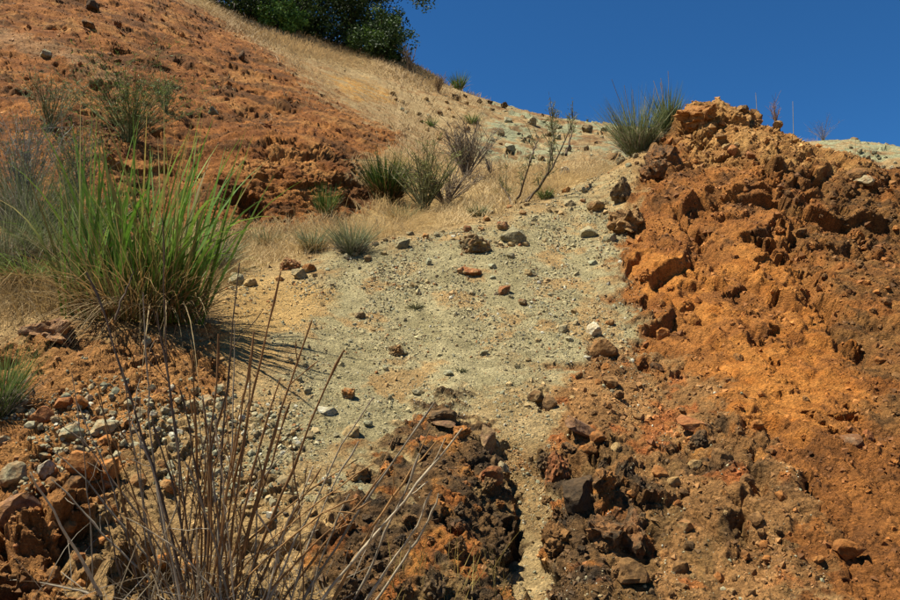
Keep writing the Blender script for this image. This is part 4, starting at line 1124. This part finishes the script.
# --- dead stalks in the foreground
rg = np.random.default_rng(90)
pr, _, dr = spot(212, 600)
dr = float(pr[1])
dead = thing('dead_stalk_plant', 'dead plant of long bare brown stalks fanning out in front of the bank', 'dead plant', pr)
BR = lin((168,128,84)); DK = lin((124,106,88)); GY = lin((180,166,142)); PL = lin((214,196,164)); TN = lin((194,150,96))
S = [  # base px, bend px, tip px, colour, thickness mm
 ((188,604),(140,400),(86,272),DK,4.5),((115,320),(120,300),(127,272),DK,3.0),((190,604),(168,420),(163,215),DK,2.6),((196,604),(185,450),(162,318),DK,3.6),((212,604),(222,420),(240,262),DK,3.6),
 ((214,604),(240,430),(284,272),BR,4.2),((222,604),(245,450),(258,335),BR,4.2),((228,604),(270,430),(309,322),BR,5.2),((240,606),(300,440),(343,348),BR,5.2),((232,604),(262,480),(296,402),BR,4.4),
 ((266,606),(318,480),(372,398),GY,3.6),((300,606),(370,500),(434,404),GY,4.0),((318,606),(400,500),(460,430),PL,5.0),((330,606),(390,490),(436,440),TN,4.2),((362,606),(420,530),(436,497),PL,4.0),
 ((372,606),(425,540),(440,488),PL,4.6),((350,606),(395,520),(418,450),GY,4.4),((108,606),(75,540),(34,466),PL,5.0),((118,606),(70,585),(0,585),GY,3.4),((150,580),(95,520),(52,478),GY,3.4),
 ((172,596),(110,500),(50,452),GY,3.4),((182,590),(130,490),(78,432),DK,3.0),((152,604),(125,500),(104,388),TN,3.6),((165,604),(140,480),(128,368),GY,3.2),((178,604),(150,480),(142,300),GY,3.2),
 ((205,604),(208,470),(214,330),BR,4.6),((200,604),(196,470),(188,350),BR,4.0),((208,604),(228,480),(252,360),BR,4.0),((218,604),(255,470),(280,380),BR,4.6),((250,606),(290,500),(318,470),BR,3.6),
 ((210,604),(200,450),(178,392),DK,3.4),((225,604),(300,520),(355,500),TN,3.0),((258,606),(330,520),(374,497),BR,3.2),((280,606),(345,520),(392,462),BR,3.8),((215,604),(236,450),(232,318),GY,2.8),
 ((198,604),(176,500),(150,420),DK,3.6),((290,606),(320,520),(362,440),GY,3.2),((206,604),(216,460),(206,400),BR,3.6),((244,606),(262,520),(256,440),GY,2.6),((128,606),(118,560),(102,470),DK,2.6)]
for k in range(44):
    bx = rg.normal(216, 48); ang = rg.normal(6, 24); L = rg.uniform(70, 235)
    tx = bx + math.sin(R(ang)) * L; ty = 600 - math.cos(R(ang)) * L
    S.append(((bx, 606), (bx + (tx - bx) * 0.35, 600 + (ty - 600) * 0.55), (tx, ty), [BR, BR, TN, GY, PL, DK][rg.integers(0, 6)], rg.uniform(1.8, 3.6)))
for k, (a, b, c, cl, th) in enumerate(S):
    d1 = dr + rg.uniform(-0.10, 0.10); d2 = d1 + rg.uniform(-0.22, 0.05)
    m = 12
    path = bez(P3(*a, d1), P3(*b, (d1 + d2) / 2), P3(*c, d2), m)
    if a[1] >= 596:                      # root it in the ground
        gz = ground_z(path[0, 0], path[0, 1]) - 0.03
        path = np.vstack([[path[0, 0] * 0.98, path[0, 1], min(gz, path[0, 2] - 0.01)], path]); m += 1
    path[2:] += np.cumsum(rg.normal(0, 0.0036, (m - 2, 3)), 0)
    rr = np.linspace(1.0, 0.5, m) * th * 0.001 * 1.25
    knob = np.ones(m); knob[rg.integers(2, m - 1, 4)] = 1.45; knob[-2] = 1.9 if rg.random() < 0.6 else 1.0
    cc = cl[None] * rg.uniform(0.8, 1.15) * np.linspace(1.0, 0.9, m)[:, None] * rg.uniform(0.85, 1.12, (m, 1))
    st = part('stalk', tubes([path], [rr * knob], [cc], 6), M_DRY, dead)
    for _tw in range(int(rg.choice([0, 1, 2, 3], p=[.3, .3, .25, .15]))):
        i = int(rg.integers(4, m - 2)); dvec = path[i + 1] - path[i]; dvec /= np.linalg.norm(dvec)
        dvec = dvec + rg.normal(0, 0.42, 3); l = rg.uniform(0.03, 0.16)
        q = path[i] + np.outer(np.linspace(0, 1, 5), dvec) * l + np.cumsum(rg.normal(0, 0.003, (5, 3)), 0) * np.array([[0], [1], [1], [1], [1]])
        tw_ = part('twig', tubes([q], [rr[i] * np.array([0.7, 0.55, 0.5, 0.75, 0.35])], [np.tile(cl * 0.9, (5, 1))], 5), M_DRY, dead)
        tw_.parent = st
# brittle litter at its foot
n = 420
b = np.stack([pr[0] + rg.normal(0, 0.22, n), pr[1] + rg.normal(0, 0.14, n), np.zeros(n)], 1)
b[:, 2] = [ground_z(x, y) - 0.01 for x, y, _ in b]
d = rg.normal(0, 0.5, (n, 3)) + np.array([0.1, 0, 0.75])
part('litter_stems', ribbons(b, d, rg.uniform(0.08, 0.38, n), rg.uniform(0.002, 0.005, n), rg.uniform(0, 0.4, n), mixcol(rg, n, (110,92,70), (190,176,150)), mixcol(rg, n, (150,130,100), (206,194,172)), segs=4, seed=9), M_DRY, dead, True)

# --- dry grass nobody could count
def turf(name, weight, n, hrange, wpx, ca, cb, seed, droop=(0.1, 0.8), far_scale=False):
    rg = np.random.default_rng(seed)
    w = weight * ((QX > -60) & (QX < 960) & (QY > -40) & (QY < 640) & front)
    i = rg.choice(len(w), n, p=w / w.sum())
    s = QD[i] / FPX
    b = PDf[i] + rg.normal(0, 1, (n, 3)) * (s * 1.2)[:, None] * np.array([1, 1, 0]) - np.array([0, 0, 0.01])
    d = rg.normal(0, 0.35, (n, 3)) + np.array([0.05, -0.1, 1.0])
    o = link(name, None)
    V, F, C = ribbons(b, d, rg.uniform(hrange[0], hrange[1], n), rg.uniform(0.7, 1.3, n) * np.maximum(0.003, s * wpx), rg.uniform(droop[0], droop[1], n), mixcol(rg, n, ca, cb) * 0.9, mixcol(rg, n, ca, cb), segs=3, seed=seed)
    bpy.data.objects.remove(o)
    o = link(name, mesh_from(name, V, F, M_DRY, 'tint', C))
    o['kind'] = 'stuff'
nG = fbm(Pf / 0.8, 3, 0.6, 955)
turf('dry_grass', Z_SWALE * smooth(-0.5, 0.2, nG) + 0.05 * FAR * (1 - Z_RED) * (QD < 20), 20000, (0.06, 0.34), 0.55, (200,168,112), (240,214,162), 71)
turf('hill_straw', (Z_STRAWTOP * 1.4 + 0.03 * Z_RED * (nG > 0.25) + 0.22 * FAR * (1 - Z_RED) * (1 - Z_GREENISH) * smooth(-0.4, 0.3, nG)) * (QD > 15), 30000, (0.12, 0.42), 0.6, (178,148,102), (220,190,142), 72)
turf('bank_straw', poly([(-40,225),(60,235),(150,240),(240,240),(250,270),(215,300),(100,305),(-40,312)], 8, 1.0), 7000, (0.08, 0.34), 0.6, (128,108,72), (190,160,106), 73)
turf('foot_straw', poly([(385,575),(505,570),(510,640),(380,640)], 8, 0.6, NEAR), 90, (0.08, 0.24), 0.9, (156,132,66), (196,170,104), 74, droop=(0, 0.15))

# ------------------------------------------------------------------ trees on the hilltop
def oak(label, px, py, crown_w, crown_h, up, seed, dark=((38,54,22), (84,106,46)), n=15000, name='oak_tree', cat='tree', group=None, low=0.0):
    rg = np.random.default_rng(seed)
    p, _, dep = spot(px, py, False)
    s = dep / FPX
    t = thing(name, label, cat, p - np.array([0, 0, 0.1]), group)
    Wc, Hc = crown_w * s * 0.5, crown_h * s * 0.5
    ctr = p + np.array([0, 0, up * s])
    paths = []; rad = []
    th = ctr[2] - p[2]
    trunk = np.array([p + np.array([0.12 * math.sin(z * 3), 0.1 * z, z * th * 0.9 - 0.2]) for z in np.linspace(0, 1, 7)])
    tr_ = part('trunk', tubes([trunk], [np.linspace(0.055, 0.03, 7) * Wc + 0.04], [np.tile(lin((76,64,52)), (7, 1))], 8), M_WOOD, t)
    ncl = 110
    u = rg.normal(size=(ncl, 3)); u /= np.linalg.norm(u, axis=1, keepdims=True)
    rr_ = rg.uniform(0.45, 1.0, ncl)[:, None] * (1 + 0.25 * rg.normal(size=(ncl, 1)))
    cl = ctr + u * rr_ * np.array([Wc, Wc * 0.85, Hc])
    for k in range(16):
        e = cl[k]; m = trunk[rg.integers(2, 7)]
        paths.append(bez(m, (m + e) / 2 + np.array([0, 0, 0.15 * Wc]), e, 7)); rad.append(np.linspace(0.022 * Wc + 0.015, 0.012, 7))
    for q, r in zip(paths, rad):
        part('limb', tubes([q], [r], [np.tile(lin((72,62,50)), (7, 1))], 6), M_WOOD, t)
    ch = rg.integers(0, ncl, n)
    cr = rg.uniform(0.16, 0.34, ncl) * Wc
    v = rg.normal(size=(n, 3)); v /= np.linalg.norm(v, axis=1, keepdims=True)
    b = cl[ch] + v * (cr[ch] * rg.random(n) ** 0.45)[:, None] * np.array([1.1, 1.1, 0.8])
    gz = p[2] + (b[:, 0] - p[0]) * -0.25
    keep = b[:, 2] > gz + low
    b = b[keep]; ch = ch[keep]
    n = len(b)
    tone_ = RND3[ch & 255, 1][:, None]
    c = (lin(dark[0]) * (1 - tone_) + lin(dark[1]) * tone_) * rg.uniform(0.7, 1.35, (n, 1))
    sz = rg.uniform(1.4, 3.2, n) * s
    part('crown', ribbons(b, rg.normal(size=(n, 3)), sz, sz * 0.62, rg.uniform(0, .3, n), c, c, segs=2, seed=seed, taper=1.6), M_LEAF, t, True)
    return t
oak('dark evergreen oak whose low crown reaches furthest along the ridge', 348, 48, 128, 130, 40, 81, n=26000)
oak('tall dense evergreen oak rising behind the bright round bush', 292, 32, 140, 150, 40, 82, n=26000)
oak('dark evergreen oak at the upper end of the grassy hilltop', 232, 14, 120, 120, 34, 83, n=20000)
oak('small evergreen oak shrub at the ridge end of the tree row', 380, 60, 58, 60, 22, 84, n=8000, dark=((46,66,26), (96,122,54)))
oak('bright green round bush in front of the tall oak', 279, 33, 40, 40, 15, 85, n=5000, dark=((70,108,38), (124,158,66)), name='round_bush', cat='bush')
